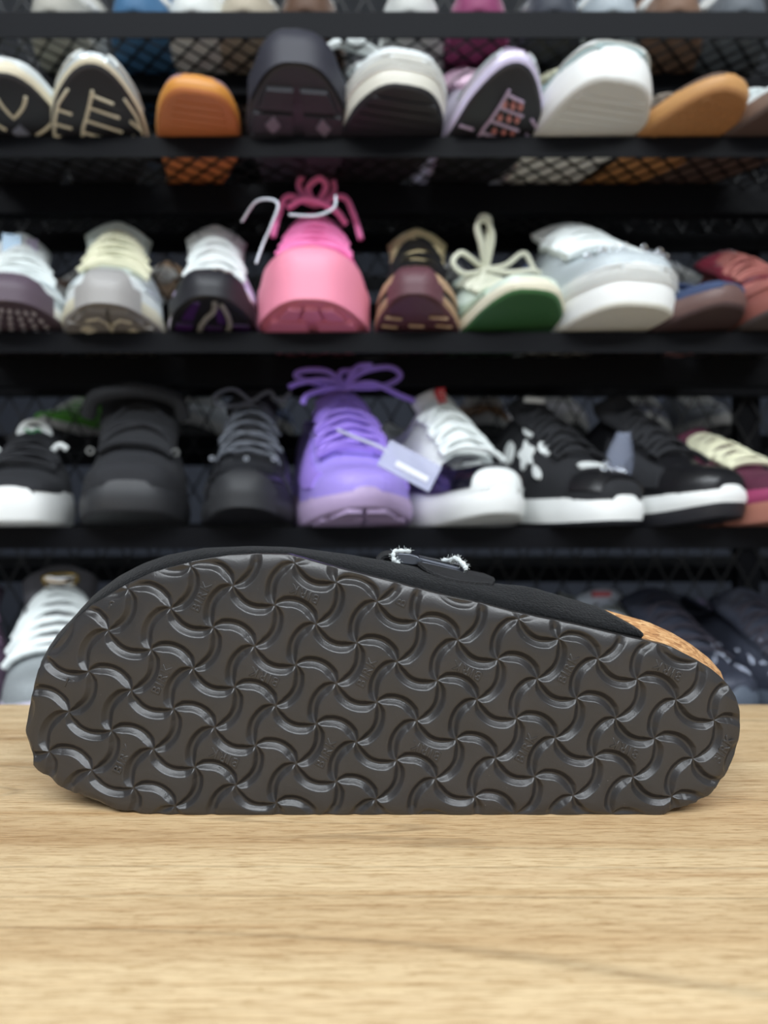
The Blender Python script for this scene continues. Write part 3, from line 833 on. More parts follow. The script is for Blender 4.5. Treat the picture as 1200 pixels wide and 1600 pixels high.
# ---- row A -------------------------------------------------
sh = Shoe(W=.108, H=.075, sp=.026, st=.016)
t = make_shoe('running_shoe', 'cream and white running shoe on the top row, cut off by the left edge', 'shoe', at_row(22, 'A'), R(22), sh, whitef, cream, blackr, tongue=whitef, tongue_h=.02, lace=cream_l, lace_r=.003, eyestay=silver)
s_diamond(t, sh, 'tread_diamond', mat('tread_grey', S(120, 124, 140), .6), [(.2, .1), (.2, -.6)])
s_lines(t, sh, 'tread_line', cream, [[(.05, -.5), (.14, 0), (.05, .5)], [(.12, -.9), (.2, -.2)], [(.12, .9), (.2, .4)]], .0018)

sh = Shoe(W=.101, H=.082, sp=.034, st=.012, sth=.03)
t = make_shoe('running_shoe', 'silver running shoe on the top row with cream lines across its black sole', 'shoe', at_row(152, 'A'), R(19), sh, silver, cream, blackr, tongue=silver, tongue_h=.03, lace=white_lc, overlay=[(.03, .2, lambda u: (.3, 1.1)), (.03, .2, lambda u: (PI - 1.1, PI - .3))], overlay_m=white_l)
s_lines(t, sh, 'tread_line', cream, [[(.06, -.12), (.12, -.22), (.20, -.36), (.30, -.42), (.34, -.38)], [(.075, -.1), (.09, .45)], [(.115, -.2), (.135, .5)], [(.165, -.28), (.19, .5)], [(.22, -.36), (.245, .5)], [(.28, -.4), (.3, .5)], [(.14, .75), (.17, .95)], [(.2, .72), (.23, .95)], [(.14, -.95), (.15, -.6)], [(.2, -.95), (.21, -.6)], [(.26, -.95), (.27, -.65)]], .0016, .001)
s_lines(t, sh, 'tread_rim', cream, [[(.30, -.97), (.2, -.96), (.12, -.93), (.07, -.85)], [(.30, .97), (.2, .96), (.12, .93), (.07, .85)]], .0014, .0006)

gum = mat('amber_gum_rubber', S(206, 140, 62), .4); gumd = mat('brown_gum_tread', S(176, 104, 56), .55, bump=.5, bscale=500)
sh = Shoe(W=.090, H=.038, sp=.010, st=.018, blunt=.45, sth=.022)
t = make_shoe('flat_shoe', 'mauve flat shoe with a round amber gum sole on the top row', 'shoe', at_row(306, 'A'), R(16), sh, mat('mauve_suede', S(150, 118, 122), .9, bump=.4, bscale=700), gum, gumd, lace=mat('brown_lace', S(120, 92, 88), .9), lace_n=5, tongue=mat('mauve_suede', (1, 1, 1, 1)), tongue_h=.012)
s_patches(t, sh, 'tread_block', gumd, [(.05 + k * .035, .075 + k * .035, -.7, .7) for k in range(8)], .0007)

sh = Shoe(W=.114, H=.112, sp=.034, st=.022, sth=.04, blunt=.15)
t = make_shoe('chunky_trainer', 'chunky all charcoal trainer on the top row with diamonds in its sole', 'shoe', at_row(462, 'A'), R(7), sh, char_l, char_r, char_r, tongue=char_l, tongue_h=.02, lace=char_r, eyestay=char_l, overlay=[(.02, .14, lambda u: (.5, PI - .5))], overlay_m=char_r)
toe_wrap(t, sh, char_r, .09, .12, .003, pw=.9)
dkc = mat('dark_groove_rubber', S(38, 38, 46), .6)
s_patches(t, sh, 'tread_block', dkc, [(.06, .12, -.85, -.1), (.06, .12, .1, .85), (.135, .21, -.93, -.12), (.135, .21, .12, .93), (.225, .30, -.95, -.14), (.225, .30, .14, .95), (.315, .4, -.9, -.14), (.315, .4, .14, .9)], .004)
s_diamond(t, sh, 'tread_diamond', mat('diamond_grey', S(104, 100, 112), .5), [(.17, .52), (.17, -.52)], .0075, .0056)

ivory_tr = mat('ivory_translucent_rubber', S(214, 212, 200), .35)
sh = Shoe(W=.112, H=.072, sp=.014, st=.034, sth=.046, blunt=.3)
t = make_shoe('skate_shoe', 'white top row skate shoe with ribbed ivory sidewall and loose white laces', 'shoe', at_row(606, 'A'), R(16), sh, whitef, ivory_tr, blackr, ribs=0, tongue=white_l, tongue_h=.03, lace=white_lc, lace_r=.0032, eyestay=white_l)
g = Geo()
for k in range(4): g.tube([p for p in sh.ring(-.0012, lambda tt, k=k: sh.mt(tt) - .004 - .0042 * k)][-22:] + sh.ring(-.0012, lambda tt, k=k: sh.mt(tt) - .004 - .0042 * k)[:22], .0011, 6)
g.build('rib', white_r, t)
bow(t, sh, white_lc, [[(0, 0, .012), (-.02, -.004, .03), (-.04, -.006, .026), (-.045, -.006, .012), (-.02, -.004, .010), (0, 0, .01)], [(0, 0, .012), (-.02, -.01, .014), (-.05, -.01, .005), (-.055, -.01, -.006)], [(0, 0, .012), (.02, -.004, .024), (.035, -.006, .016), (.01, -.004, .008)]], .0042)
s_patches(t, sh, 'tread_block', blackr, [(.05 + k * .04, .08 + k * .04, -.9, .9) for k in range(8)], .001)

lilac_s = mat('lilac_silver', S(206, 198, 214), .35, .25); pinkd = mat('dusty_pink_rubber', S(196, 128, 124), .5); lil_r = mat('lilac_rubber', S(178, 160, 186), .5)
sh = Shoe(W=.099, H=.082, sp=.034, st=.013, sth=.03)
t = make_shoe('running_shoe', 'pastel silver and pink running shoe with lilac tread on the top row', 'shoe', at_row(766, 'A'), R(14), sh, lilac_s, mat('lilac_foam', S(206, 198, 226), .5), blackr, tongue=mat('pink_fabric', S(216, 176, 200), .8, bump=.4, bscale=600), tongue_h=.03, lace=mat('pink_lace', S(228, 196, 214), .8), lace_r=.003, overlay=[(.03, .22, lambda u: (.3, 1.0)), (.03, .22, lambda u: (PI - 1.0, PI - .3))], overlay_m=silver)
u_stripe(t, sh, 'toe_mark', lil_r, [[(.05, PI / 2 - .3), (.05, PI / 2 + .3)]], .002)
s_lines(t, sh, 'tread_line', lil_r, [[(.06, -.12), (.12, -.22), (.20, -.36), (.30, -.42)], [(.075, -.1), (.09, .45)], [(.115, -.2), (.135, .5)], [(.165, -.28), (.19, .5)], [(.22, -.36), (.245, .5)], [(.28, -.4), (.3, .5)], [(.14, .75), (.17, .95)], [(.2, .72), (.23, .95)], [(.2, -.95), (.21, -.6)]], .0018, .001)
s_diamond(t, sh, 'tread_stud', pinkd, [(a, b) for a in (.105, .15, .205, .262, .315) for b in (-.08, .16, .38)], .0028, .002)

sh = Shoe(W=.120, H=.066, sp=.020, st=.034, sth=.036, blunt=.4)
t = make_shoe('canvas_sneaker', 'large white soled sneaker with pale grey green canvas upper, top row', 'shoe', at_row(912, 'A'), R(14), sh, mat('grey_green_canvas', S(150, 168, 168), .9, bump=.5, bscale=900), white_r, grey_r, tongue=cream_l, tongue_h=.02, lace=cream_l, lace_r=.003, overlay=[(.015, .14, lambda u: (.25, PI - .25))], overlay_m=white_r)
s_patches(t, sh, 'tread_block', grey_r, [(.06 + k * .03, .08 + k * .03, -.85, .85) for k in range(11)], .0006)

tan_g = mat('tan_gum_rubber', S(190, 142, 88), .5)
sh = Shoe(W=.098, H=.040, sp=.013, st=.018, blunt=.3, sth=.022)
t = make_shoe('flat_shoe', 'brown suede flat shoe with a tan gum sole on the top row', 'shoe', at_row(1058, 'A'), R(26), sh, mat('taupe_suede', S(104, 84, 72), .9, bump=.4, bscale=800), tan_g, mat('tan_gum_tread', S(166, 118, 72), .6, bump=.5, bscale=400), lace=mat('taupe_lace', S(150, 140, 128), .9), lace_n=5, tongue=mat('taupe_suede', (1, 1, 1, 1)), tongue_h=.014, eyestay=white_l)
s_diamond(t, sh, 'tread_stud', mat('tan_gum_tread', (1, 1, 1, 1)), [(a, b) for a in (.06, .1, .14, .18, .22, .26, .3) for b in (-.7, -.42, -.14, .14, .42, .7)], .0035, .001)
sh = Shoe(W=.098, H=.05, sp=.018, st=.018, blunt=.2, sth=.022)
t = make_shoe('flat_shoe', 'white knit shoe with a dark brown sole at the right end of the top row', 'shoe', at_row(1192, 'A'), R(26), sh, whitef, mat('brown_rubber', S(120, 98, 86), .6), mat('dark_brown_rubber', S(84, 68, 62), .6), lace=white_lc, tongue=whitef, tongue_h=.015)

# ---- row B -------------------------------------------------
mauve_r = mat('mauve_grey_rubber', S(88, 74, 86), .55); swm = mat('pale_grey_mark', S(190, 184, 190), .5)
sh = Shoe(ov=.054, W=.112, H=.085, sp=.0182, st=.016, sth=.03)
t = make_shoe('running_shoe', 'silver running shoe with mauve sole at the left end of the middle row', 'shoe', at_row(22, 'B'), R(24), sh, silver, white_r, mauve_r, tongue=white_l, tongue_h=.045, lace=white_lc, lace_r=.0028, overlay=[(.05, .3, lambda u: (.25, .9)), (.05, .3, lambda u: (PI - .9, PI - .25))], overlay_m=whitef)
toe_wrap(t, sh, mauve_r, .11, .07, pw=.85)
u_stripe(t, sh, 'toe_mark', swm, [[(.06, PI / 2 + .26), (.045, PI / 2 + .12), (.05, PI / 2 - .05), (.075, PI / 2 - .3)]], .0016)
s_diamond(t, sh, 'tread_stud', swm, [(a, b) for a in (.05, .09, .13, .17, .21, .25) for b in (-.6, -.35, -.1, .15, .4, .65)], .0022, .0016)
g = Geo(); g.box((-.020, -.010, -.024), (-.001, -.0045, -.004), Matrix.Translation(Vector(sh.tongue_top))); g.build('tongue_badge', mat('chrome_foil', S(190, 210, 224), .15, .9), t)
g = Geo(); g.box((.004, -.009, -.026), (.016, -.0045, -.006), Matrix.Translation(Vector(sh.tongue_top))); g.build('tongue_patch', mat('lilac_mesh', S(170, 160, 182), .8), t)

grey_w = mat('stone_grey_rubber', S(138, 134, 130), .5); sage = mat('sage_white_leather', S(200, 208, 198), .45)
sh = Shoe(ov=.054, W=.109, H=.104, sp=.0154, st=.018, sth=.03)
t = make_shoe('running_shoe', 'cream laced white running shoe with a grey peaked toe guard, middle row', 'shoe', at_row(172, 'B'), R(17), sh, whitef, mat('cream_foam', S(206, 202, 180), .6), grey_w, tongue=sage, tongue_h=.036, tongue_w=.064, lace=cream_l, lace_r=.0042, lace_n=7, eyestay=sage, lace_jit=.002, overlay=[(.08, .34, lambda u: (.3, .85)), (.08, .34, lambda u: (PI - .85, PI - .3))], overlay_m=silver)
toe_wrap(t, sh, mat('light_grey_rubber', S(158, 156, 154), .45), .155, .05, .003, pw=.7)
s_patches(t, sh, 'tread_block', grey_w, [(.03, .10, -.85, -.08), (.03, .10, .08, .85), (.12, .24, -.95, -.08), (.12, .24, .08, .95)], .003)
s_diamond(t, sh, 'tread_diamond', cream, [(.155, .5), (.155, -.5)], .0075, .0044)
s_lines(t, sh, 'tread_line', cream, [[(.09, -.6), (.07, -.3), (.1, -.08), (.16, 0), (.1, .08), (.07, .3), (.08, .6)]], .0018, .003)

purp = mat('deep_purple_rubber', S(66, 34, 92), .4)
sh = Shoe(ov=.054, W=.100, H=.104, sp=.0224, st=.012, sth=.03)
t = make_shoe('running_shoe', 'white running shoe with black and purple wavy sole wrapped over its toe', 'shoe', at_row(330, 'B'), R(12), sh, whitef, mat('lilac_white_foam', S(218, 210, 228), .5), blackr, tongue=white_l, tongue_h=.034, tongue_w=.060, lace=white_lc, lace_n=5, lace_r=.0034, overlay=[(.2, .44, lambda u: (.4, .9)), (.2, .44, lambda u: (PI - .9, PI - .4))], overlay_m=mat('lilac_fabric', S(196, 180, 212), .7))
toe_wrap(t, sh, blackr, .19, .14, .003, pw=.85)
gw = mat('wave_grey', S(150, 146, 140), .5)
s_lines(t, sh, 'tread_line', gw, [[(.02, .22), (.06, .1), (.1, -.15), (.15, -.3), (.2, -.34), (.3, -.3)], [(.03, .5), (.08, .48), (.14, .42), (.2, .3), (.26, .32)]], .0028, .001)
u_stripe(t, sh, 'toe_line', gw, [[(.03, PI / 2 - .1), (.09, PI / 2 - .35), (.12, PI / 2 - .25)], [(.03, PI / 2 - .5), (.07, PI / 2 - .55)]], .0022)
s_patches(t, sh, 'tread_block', purp, [(.03, .12, -.8, -.5), (.15, .28, -.9, -.5), (.05, .13, .12, .35), (.16, .28, -.18, .22), (.14, .26, .5, .9)], .0014)
g = Geo().tube([Vector(sh.tongue_top) + Vector((.022 * math.cos(a), -.0075, -.011 + .0055 * math.sin(a))) for a in lin(0, 2 * PI, 20)], .0009, 5); g.build('tongue_outline', mat('grey_print', S(110, 116, 120), .6), t)

pk = mat('pink_leather', S(236, 132, 186), .5, bump=.15, bscale=200); pkr = mat('pink_rubber', S(224, 128, 152), .5); pkl = mat('pink_rope', S(244, 130, 186), .8, bump=.6, bscale=800)
pkm = mat('pink_foam', S(240, 146, 172), .5)
sh = Shoe(ov=.054, W=.122, H=.108, sp=.0182, st=.034, sth=.046, blunt=.1)
t = make_shoe('chunky_trainer', 'chunky all pink trainer with looped pink rope laces on the middle row', 'shoe', at_row(486, 'B'), R(5), sh, pk, pkm, pkr, tongue=pk, tongue_h=.022, lace=pkl, lace_r=.0036, lace_n=8, eyestay=pk, lace_jit=.003, overlay=[(.12, .42, lambda u: (.25, .75)), (.12, .42, lambda u: (PI - .75, PI - .25))], overlay_m=pkl)
toe_wrap(t, sh, pkm, .10, .22, .004, pw=.95)
u_stripe(t, sh, 'toe_emblem', pkr, [[(.075, PI / 2 + .12), (.06, PI / 2), (.075, PI / 2 - .12), (.09, PI / 2), (.075, PI / 2 + .12)], [(.06, PI / 2), (.09, PI / 2)]], .0014, off=.0045)
s_patches(t, sh, 'tread_block', pkr, [(.03, .09, -.8, -.35), (.03, .09, -.25, .25), (.03, .09, .35, .8), (.105, .17, -.9, -.1), (.105, .17, .1, .9), (.19, .28, -.95, -.45), (.19, .28, -.35, .35), (.19, .28, .45, .95)], .004)
bow(t, sh, pkl, [[(0, 0, .014), (-.018, .004, .034), (-.012, .006, .050), (.006, .006, .056), (.018, .006, .048), (.020, .004, .030), (0, 0, .016)],
                 [(0, 0, .014), (-.008, -.004, .030), (.004, -.004, .042), (.012, -.004, .034), (.004, 0, .018)],
                 [(0, 0, .014), (-.03, -.01, .018), (-.040, -.014, -.004), (-.046, -.02, -.03)], [(0, 0, .014), (.03, -.01, .02), (.042, -.014, .0), (.050, -.02, -.03)],
                 [(-.03, -.01, .006), (-.01, -.02, .012), (.02, -.02, .002), (.034, -.014, -.012)]], .0036)
strg = mat('clear_white_string', S(222, 226, 238), .4)
Geo().tube(bez([(-.066, -.03, .10), (-.05, -.05, .112), (-.03, -.062, .106), (-.036, -.06, .086), (-.044, -.055, .07), (-.05, -.06, .05)], 24), .0012, 5).build('tag_string', strg, t)
Geo().tube(bez([(-.02, -.05, .10), (.005, -.055, .098), (.022, -.05, .108), (.024, -.044, .122)], 20), .0012, 5).build('tag_string', strg, t)

maroon_r = mat('maroon_rubber', S(92, 56, 64), .5); tanu = mat('tan_suede_overlay', S(176, 146, 116), .8, bump=.3, bscale=700)
sh = Shoe(ov=.054, W=.096, H=.100, sp=.0238, st=.014, sth=.03)
t = make_shoe('running_shoe', 'tan and black running shoe with maroon sole and cream tongue, middle row', 'shoe', at_row(647, 'B'), R(-2), sh, blackf, tanu, maroon_r, tongue=mat('cream_leather', S(214, 196, 152), .5), tongue_h=.034, tongue_w=.060, lace=blackl, lace_r=.0034, overlay=[(.02, .24, lambda u: (.15, 1.15)), (.02, .24, lambda u: (PI - 1.15, PI - .15))], overlay_m=tanu)
toe_wrap(t, sh, maroon_r, .19, .05, .003, pw=.75)
s_lines(t, sh, 'tread_line', tanu, [[(.10, -.9), (.11, -.4)], [(.10, .4), (.11, .9)], [(.15, -.9), (.16, -.5)], [(.15, -.2), (.155, .2)], [(.15, .5), (.16, .9)], [(.21, -.8), (.22, -.35)], [(.21, -.1), (.21, .3)], [(.21, .5), (.22, .95)], [(.27, -.8), (.27, .8)]], .0019, .0012)
u_stripe(t, sh, 'toe_rib', mat('maroon_light', S(118, 80, 88), .5), [[(.03, PI / 2 + k * .22), (.11, PI / 2 + k * .12)] for k in (-2, -1, 0, 1, 2)], .0010)

mint = mat('mint_white_leather', S(214, 226, 212), .45); green_r = mat('forest_green_rubber', S(54, 100, 58), .5, bump=.3, bscale=400); ivl = mat('ivory_lace', S(222, 222, 202), .8, bump=.4, bscale=900)
sh = Shoe(ov=.054, W=.110, H=.064, sp=.026, st=.016, sth=.02, blunt=.35)
t = make_shoe('court_sneaker', 'pale mint leather sneaker with a green sole and upright looped laces', 'shoe', at_row(799, 'B'), R(15), sh, mint, mat('ivory_rubber', S(222, 218, 196), .5), green_r, tongue=mint, tongue_h=.02, lace=ivl, lace_r=.003, eyestay=white_l, overlay=[(.1, .4, lambda u: (.15, .5)), (.1, .4, lambda u: (PI - .5, PI - .15))], overlay_m=mat('sage_leather', S(176, 196, 176), .5))
bow(t, sh, ivl, [[(0, 0, .008), (-.004, -.006, .03), (-.010, -.006, .050), (-.006, -.006, .062), (.004, -.006, .060), (.002, -.006, .040), (.004, 0, .01)],
                 [(0, 0, .008), (-.008, -.01, .028), (-.014, -.012, .048), (-.004, -.012, .056), (.006, -.01, .040), (.004, 0, .01)],
                 [(0, 0, .006), (-.020, -.012, .012), (-.034, -.016, .016), (-.044, -.018, .004), (-.030, -.014, -.006), (0, -.002, .004)],
                 [(0, 0, .006), (.020, -.012, .008), (.040, -.016, .022), (.050, -.018, .008), (.060, -.02, -.012)],
                 [(0, 0, .006), (-.012, -.024, -.012), (-.022, -.034, -.036), (-.034, -.036, -.052)], [(0, -.004, .004), (.024, -.02, -.002), (.05, -.026, .0), (.066, -.03, -.012)]], .0030)

spark = mat('sparkle_mesh', S(212, 222, 226), .35, .15, bump=.9, bscale=900, vary=.25)
sh = Shoe(ov=.054, W=.132, H=.092, sp=.0140, st=.042, sth=.046, blunt=.35)
t = make_shoe('chunky_trainer', 'big white trainer with thick laces and sparkly mesh on the middle row', 'shoe', at_row(958, 'B'), R(14), sh, spark, white_r, mat('warm_white_rubber', S(222, 222, 212), .5), tongue=white_l, tongue_h=.022, tongue_w=.08, lace=white_lc, lace_r=.0062, lace_n=6, eyestay=white_l, lace_jit=.002, lace_spread=.5)
g = Geo()
for k in range(4):
    rg = sh.ring(-.0014, lambda tt, k=k: sh.mt(tt) - .004 - .0042 * k); g.tube(rg[-24:] + rg[:24], .0011, 6)
g.build('rib', white_r, t)
g = Geo(); rr = random.Random(5)
for k in range(26):
    p = sh.U(rr.uniform(.06, .2), rr.uniform(.7, 2.3), .001); p = p + Vector((0, -.003, .002)); g.tube([p + Vector((.003 * math.cos(a), -.0006, .003 * math.sin(a))) for a in lin(0, 2 * PI, 9)], .0006, 4)
g.build('sequins', mat('sequin', S(240, 244, 250), .1, .8), t)

navy = mat('navy_suede', S(54, 68, 100), .85, bump=.3, bscale=700)
sh = Shoe(ov=.054, W=.094, H=.055, sp=.0140, st=.022, sth=.024, blunt=.3)
t = make_shoe('flat_shoe', 'navy blue suede shoe with a brown gum sole on the middle row', 'shoe', at_row(1078, 'B'), R(24), sh, navy, mat('brown_gum', S(100, 76, 72), .5), mat('dark_gum', S(70, 52, 52), .6), tongue=mat('blue_grey_fabric', S(110, 128, 150), .8), tongue_h=.016, lace=navy, eyestay=navy)
mar = mat('maroon_leather', S(120, 44, 58), .35); rust = mat('rust_suede', S(164, 100, 92), .8, bump=.4, bscale=600)
sh = Shoe(ov=.054, W=.094, H=.082, sp=.0140, st=.022, sth=.026, blunt=.2)
t = make_shoe('court_sneaker', 'maroon and rust coloured shoe at the right end of the middle row', 'shoe', at_row(1208, 'B'), R(2), sh, rust, mat('rust_rubber', S(150, 92, 84), .6), mat('ash_brown_rubber', S(86, 78, 78), .6), tongue=mar, tongue_h=.022, tongue_w=.066, lace=rust, lace_r=.003, eyestay=mar, overlay=[(.02, .14, lambda u: (.2, PI - .2))], overlay_m=rust)

# ---- row C -------------------------------------------------
grn = mat('green_print', S(70, 140, 90), .6); bsuede = mat('black_suede_shoe', S(34, 35, 39), .9, bump=.4, bscale=700)
sh = Shoe(ov=.055, W=.100, H=.064, sp=.006, st=.034, sth=.036, blunt=.5)
t = make_shoe('suede_sneaker', 'black suede sneaker with thick white sole and green printed tongue tab', 'shoe', at_row(28, 'C'), R(18), sh, bsuede, white_r, white_r, tongue=blackf, tongue_h=.030, lace=blackf, lace_r=.004)
tt_ = Vector(sh.tongue_top)
g = Geo(); g.tube([tt_ + Vector((.016 * math.cos(a), -.008, -.014 + .017 * math.sin(a))) for a in lin(PI * .02, PI * .98, 14)], .0032, 6); g.box((-.014, -.010, -.014), (.014, -.006, -.004), Matrix.Translation(tt_)); g.build('tongue_tab', white_l, t)
g = Geo(); g.tube([tt_ + Vector((x, -.0106, -.009 + .002 * math.sin(x * 500))) for x in lin(-.010, .010, 12)], .0016, 5); g.build('tab_print', grn, t)
for sx in (-1, 1): Geo().tube(bez([(sx * .026, .05, .080), (sx * .034, .046, .088), (sx * .042, .046, .084)], 12), .0034, 6).build('white_piping', white_l, t)

sh = Shoe(ov=.055, W=.115, H=.110, sp=.016, st=.030, sth=.034, blunt=.45)
t = make_shoe('high_top_sneaker', 'bulky all black padded sneaker on the lower row left of the glossy black runner', 'shoe', at_row(206, 'C'), R(14), sh, bsuede, mat('black_cup_rubber', S(44, 45, 48), .5), mat('black_cup_rubber', (1, 1, 1, 1)), tongue=mat('black_padded_fabric', S(30, 31, 34), .9, bump=.3, bscale=200), tongue_h=.042, tongue_w=.086, lace=blackf, lace_n=4, lace_r=.005, eyestay=bsuede)
Geo().tube(bez([(-.05, .06, .118), (-.04, .05, .138), (0, .046, .146), (.04, .05, .138), (.05, .06, .118)], 24), .008, 8).build('tongue_roll', mat('black_padded_fabric', (1, 1, 1, 1)), t)
g = Geo()
for sx in (-1, 1): g.tube([Vector((sx * .042 + .0035 * math.cos(a), .018, .078 + .0035 * math.sin(a))) for a in lin(0, 2 * PI, 12)], .001, 5)
g.build('eyelet', mat('dull_metal', S(150, 150, 146), .3, .8), t)

gloss = mat('glossy_black', S(30, 31, 34), .18); glace = mat('dark_grey_lace', S(92, 96, 104), .6)
sh = Shoe(ov=.055, W=.104, H=.108, sp=.020, st=.018, sth=.032)
t = make_shoe('running_shoe', 'glossy black running shoe with grey laces left of the lilac trainer', 'shoe', at_row(382, 'C'), R(8), sh, mat('black_mesh_fabric', S(28, 29, 33), .55, bump=.8, bscale=800), darkgrey, blackr, tongue=blackf, tongue_h=.034, lace=glace, lace_r=.0024, lace_n=7, lace_jit=.003, eyestay=gloss, overlay=[(.03, .16, lambda u: (.5, PI - .5)), (.2, .45, lambda u: (.2, .7)), (.2, .45, lambda u: (PI - .7, PI - .2))], overlay_m=gloss)
toe_wrap(t, sh, darkgrey, .06, .06, .002)
bow(t, sh, glace, [[(0, 0, .004), (-.02, -.01, .016), (-.040, -.014, .006), (-.03, -.014, -.004), (0, 0, .002)], [(0, 0, .004), (.02, -.01, .014), (.03, -.014, .002), (.044, -.02, .012)]], .0022)
g = Geo()
for x in (-.028, .004, .030): g.tube([Vector((x + .002 * math.cos(a), -.050, .066 + .002 * math.sin(a))) for a in lin(0, 2 * PI, 10)], .0008, 5)
g.build('eyelet', mat('bright_metal', S(200, 204, 210), .2, .9), t)

lil = mat('lilac_leather', S(162, 142, 226), .5, bump=.2, bscale=200); lill = mat('lilac_rope', S(156, 128, 222), .8, bump=.5, bscale=800); lilf = mat('lilac_grey_rubber', S(180, 158, 196), .55)
sh = Shoe(ov=.055, W=.128, H=.110, sp=.020, st=.020, sth=.036, blunt=.1)
t = make_shoe('chunky_trainer', 'chunky lilac trainer with a purple rope bow and a hang tag', 'shoe', at_row(556, 'C'), R(14), sh, lil, lilf, lilf, tongue=lill, tongue_h=.028, lace=lill, lace_r=.0034, lace_n=9, eyestay=lil, lace_jit=.003, overlay=[(.14, .45, lambda u: (.25, .75)), (.14, .45, lambda u: (PI - .75, PI - .25))], overlay_m=lill)
s_patches(t, sh, 'tread_block', lilf, [(.02, .08, -.8, -.2), (.02, .08, 0, .8), (.1, .17, -.9, .0), (.1, .17, .1, .9)], .003)
bow(t, sh, lill, [[(0, 0, .016), (-.02, -.006, .030), (-.046, -.008, .030), (-.056, -.008, .024), (-.04, -.008, .018), (0, 0, .014)],
                  [(0, 0, .016), (-.024, -.012, .020), (-.05, -.014, .016), (-.064, -.016, .010)], [(0, 0, .016), (-.02, -.016, .010), (-.044, -.018, .002), (-.05, -.018, -.008)],
                  [(0, 0, .016), (.02, -.006, .032), (.05, -.008, .038), (.062, -.008, .028), (.04, -.008, .016), (0, 0, .014)],
                  [(0, 0, .016), (.03, -.012, .018), (.06, -.014, .006), (.076, -.016, .0)], [(0, 0, .016), (.012, -.006, .036), (.03, -.004, .04)], [(0, 0, .012), (-.006, 0, .03), (.01, 0, .034)]], .0032)
px_t = at_row(548, 'C')
tag = thing('hang_tag', 'clear white hang tag hanging across the lilac trainer towards the patent shoe', 'tag', tuple(P(640, 728, .655)))
clear = mat('clear_plastic', S(196, 200, 226), .15, alpha=.65, spec=.6)
mx = Matrix.Rotation(R(28), 4, 'Y') @ Matrix.Rotation(R(-8), 4, 'X')
o = Geo().box((-.026, -.0006, -.013), (.026, .0006, .013), mx).build('tag_card', clear, tag, smooth=False); bv = o.modifiers.new('b', 'BEVEL'); bv.width = .0005
Geo().box((-.012, -.0011, -.006), (.020, -.0007, -.001), mx).build('tag_print', mat('tag_print_white', S(226, 228, 236), .5), tag, smooth=False)
b0 = P(640, 728, .655)
Geo().tube([p - b0 for p in bez([P(528, 672, .72), P(556, 684, .69), P(596, 700, .665), P(606, 710, .655)], 16)], .0018, 6).build('tag_strap', mat('tag_strap_white', S(200, 200, 226), .3), tag)

pat = mat('navy_patent_leather', S(20, 20, 32), .1, coat=.6); wl2 = mat('bright_white_leather', S(232, 236, 234), .4)
sh = Shoe(ov=.055, W=.104, H=.106, sp=.014, st=.027, sth=.03, blunt=.2)
t = make_shoe('patent_sneaker', 'white and black patent sneaker with white laces and red tongue stripe', 'shoe', at_row(743, 'C'), R(22), sh, wl2, white_r, white_r, tongue=wl2, tongue_h=.034, tongue_w=.05, lace=white_lc, lace_r=.0042, lace_n=6, lace_jit=.001, overlay=[(.05, .24, lambda u: (.1, PI - .1)), (.24, .5, lambda u: (.1, .5)), (.24, .5, lambda u: (PI - .5, PI - .1))], overlay_m=pat)
tp = Vector(sh.tongue_top)
g = Geo(); g.box((-.005, -.015, -.026), (.004, -.006, .001), Matrix.Translation(tp) @ Matrix.Rotation(R(-8), 4, 'Y')); g.build('tongue_stripe', mat('red_print', S(206, 34, 44), .5), t)
g = Geo()
for k in range(3):
    M_ = Matrix.Translation(tp + Vector((-.0006 + k * .0008, -.0155, -.004 - k * .008))) @ Matrix.Rotation(R(-8), 4, 'Y')
    g.box((-.003, -.0006, -.0022), (.003, 0, -.0012), M_); g.box((-.003, -.0006, .0008), (.003, 0, .0016), M_)
g.build('stripe_lettering', mat('stripe_white', S(230, 200, 200), .5), t)

wmk = mat('white_print', S(226, 230, 228), .5)
sh = Shoe(ov=.055, W=.102, H=.100, sp=.004, st=.028, sth=.030, blunt=.35)
t = make_shoe('street_sneaker', 'black sneaker with white star and teardrop marks and white sole', 'shoe', at_row(919, 'C'), R(26), sh, blackf, white_r, blackr, tongue=blackf, tongue_h=.034, lace=blackf, lace_r=.003, eyestay=blackl, overlay=[(.03, .14, lambda u: (.2, PI - .2))], overlay_m=blackl)
g = Geo()
def blob(t0, th0, r1, r2, rot=0, star=0):
    n = 20; pts = []
    for k in range(n):
        a = 2 * PI * k / n; rr_ = 1 + star * math.cos(5 * a)
        dx, dz = r1 * rr_ * math.cos(a), r2 * rr_ * math.sin(a)
        dx, dz = dx * math.cos(rot) - dz * math.sin(rot), dx * math.sin(rot) + dz * math.cos(rot)
        pts.append((t0 + dx / .285, th0 + dz / .06))
    c0 = len(g.v); g.v.append(sh.U(t0, th0, .0036)); top_ = [sh.U(*q_, .0034) for q_ in pts]; bot = [sh.U(*q_, .0) for q_ in pts]
    a0 = len(g.v); g.v += top_ + bot
    for k in range(n): g.f.append((c0, a0 + k, a0 + (k + 1) % n)); g.f.append((a0 + k, a0 + n + k, a0 + n + (k + 1) % n, a0 + (k + 1) % n))
blob(.40, PI - .62, .011, .011, .3, .32); blob(.44, PI - 1.05, .011, .010, .4); blob(.33, PI - .95, .008, .007); blob(.52, PI - .55, .008, .009); blob(.31, PI - .45, .005, .008, .8)
blob(.165, PI / 2 + .1, .006, .020, 0); blob(.50, PI - 1.2, .006, .006)
g.build('white_mark', wmk, t)
tp = Vector(sh.tongue_top)
g = Geo(); g.box((-.014, -.010, -.010), (.012, -.006, -.004), Matrix.Translation(tp)); g.build('tongue_label', wmk, t)
g = Geo()
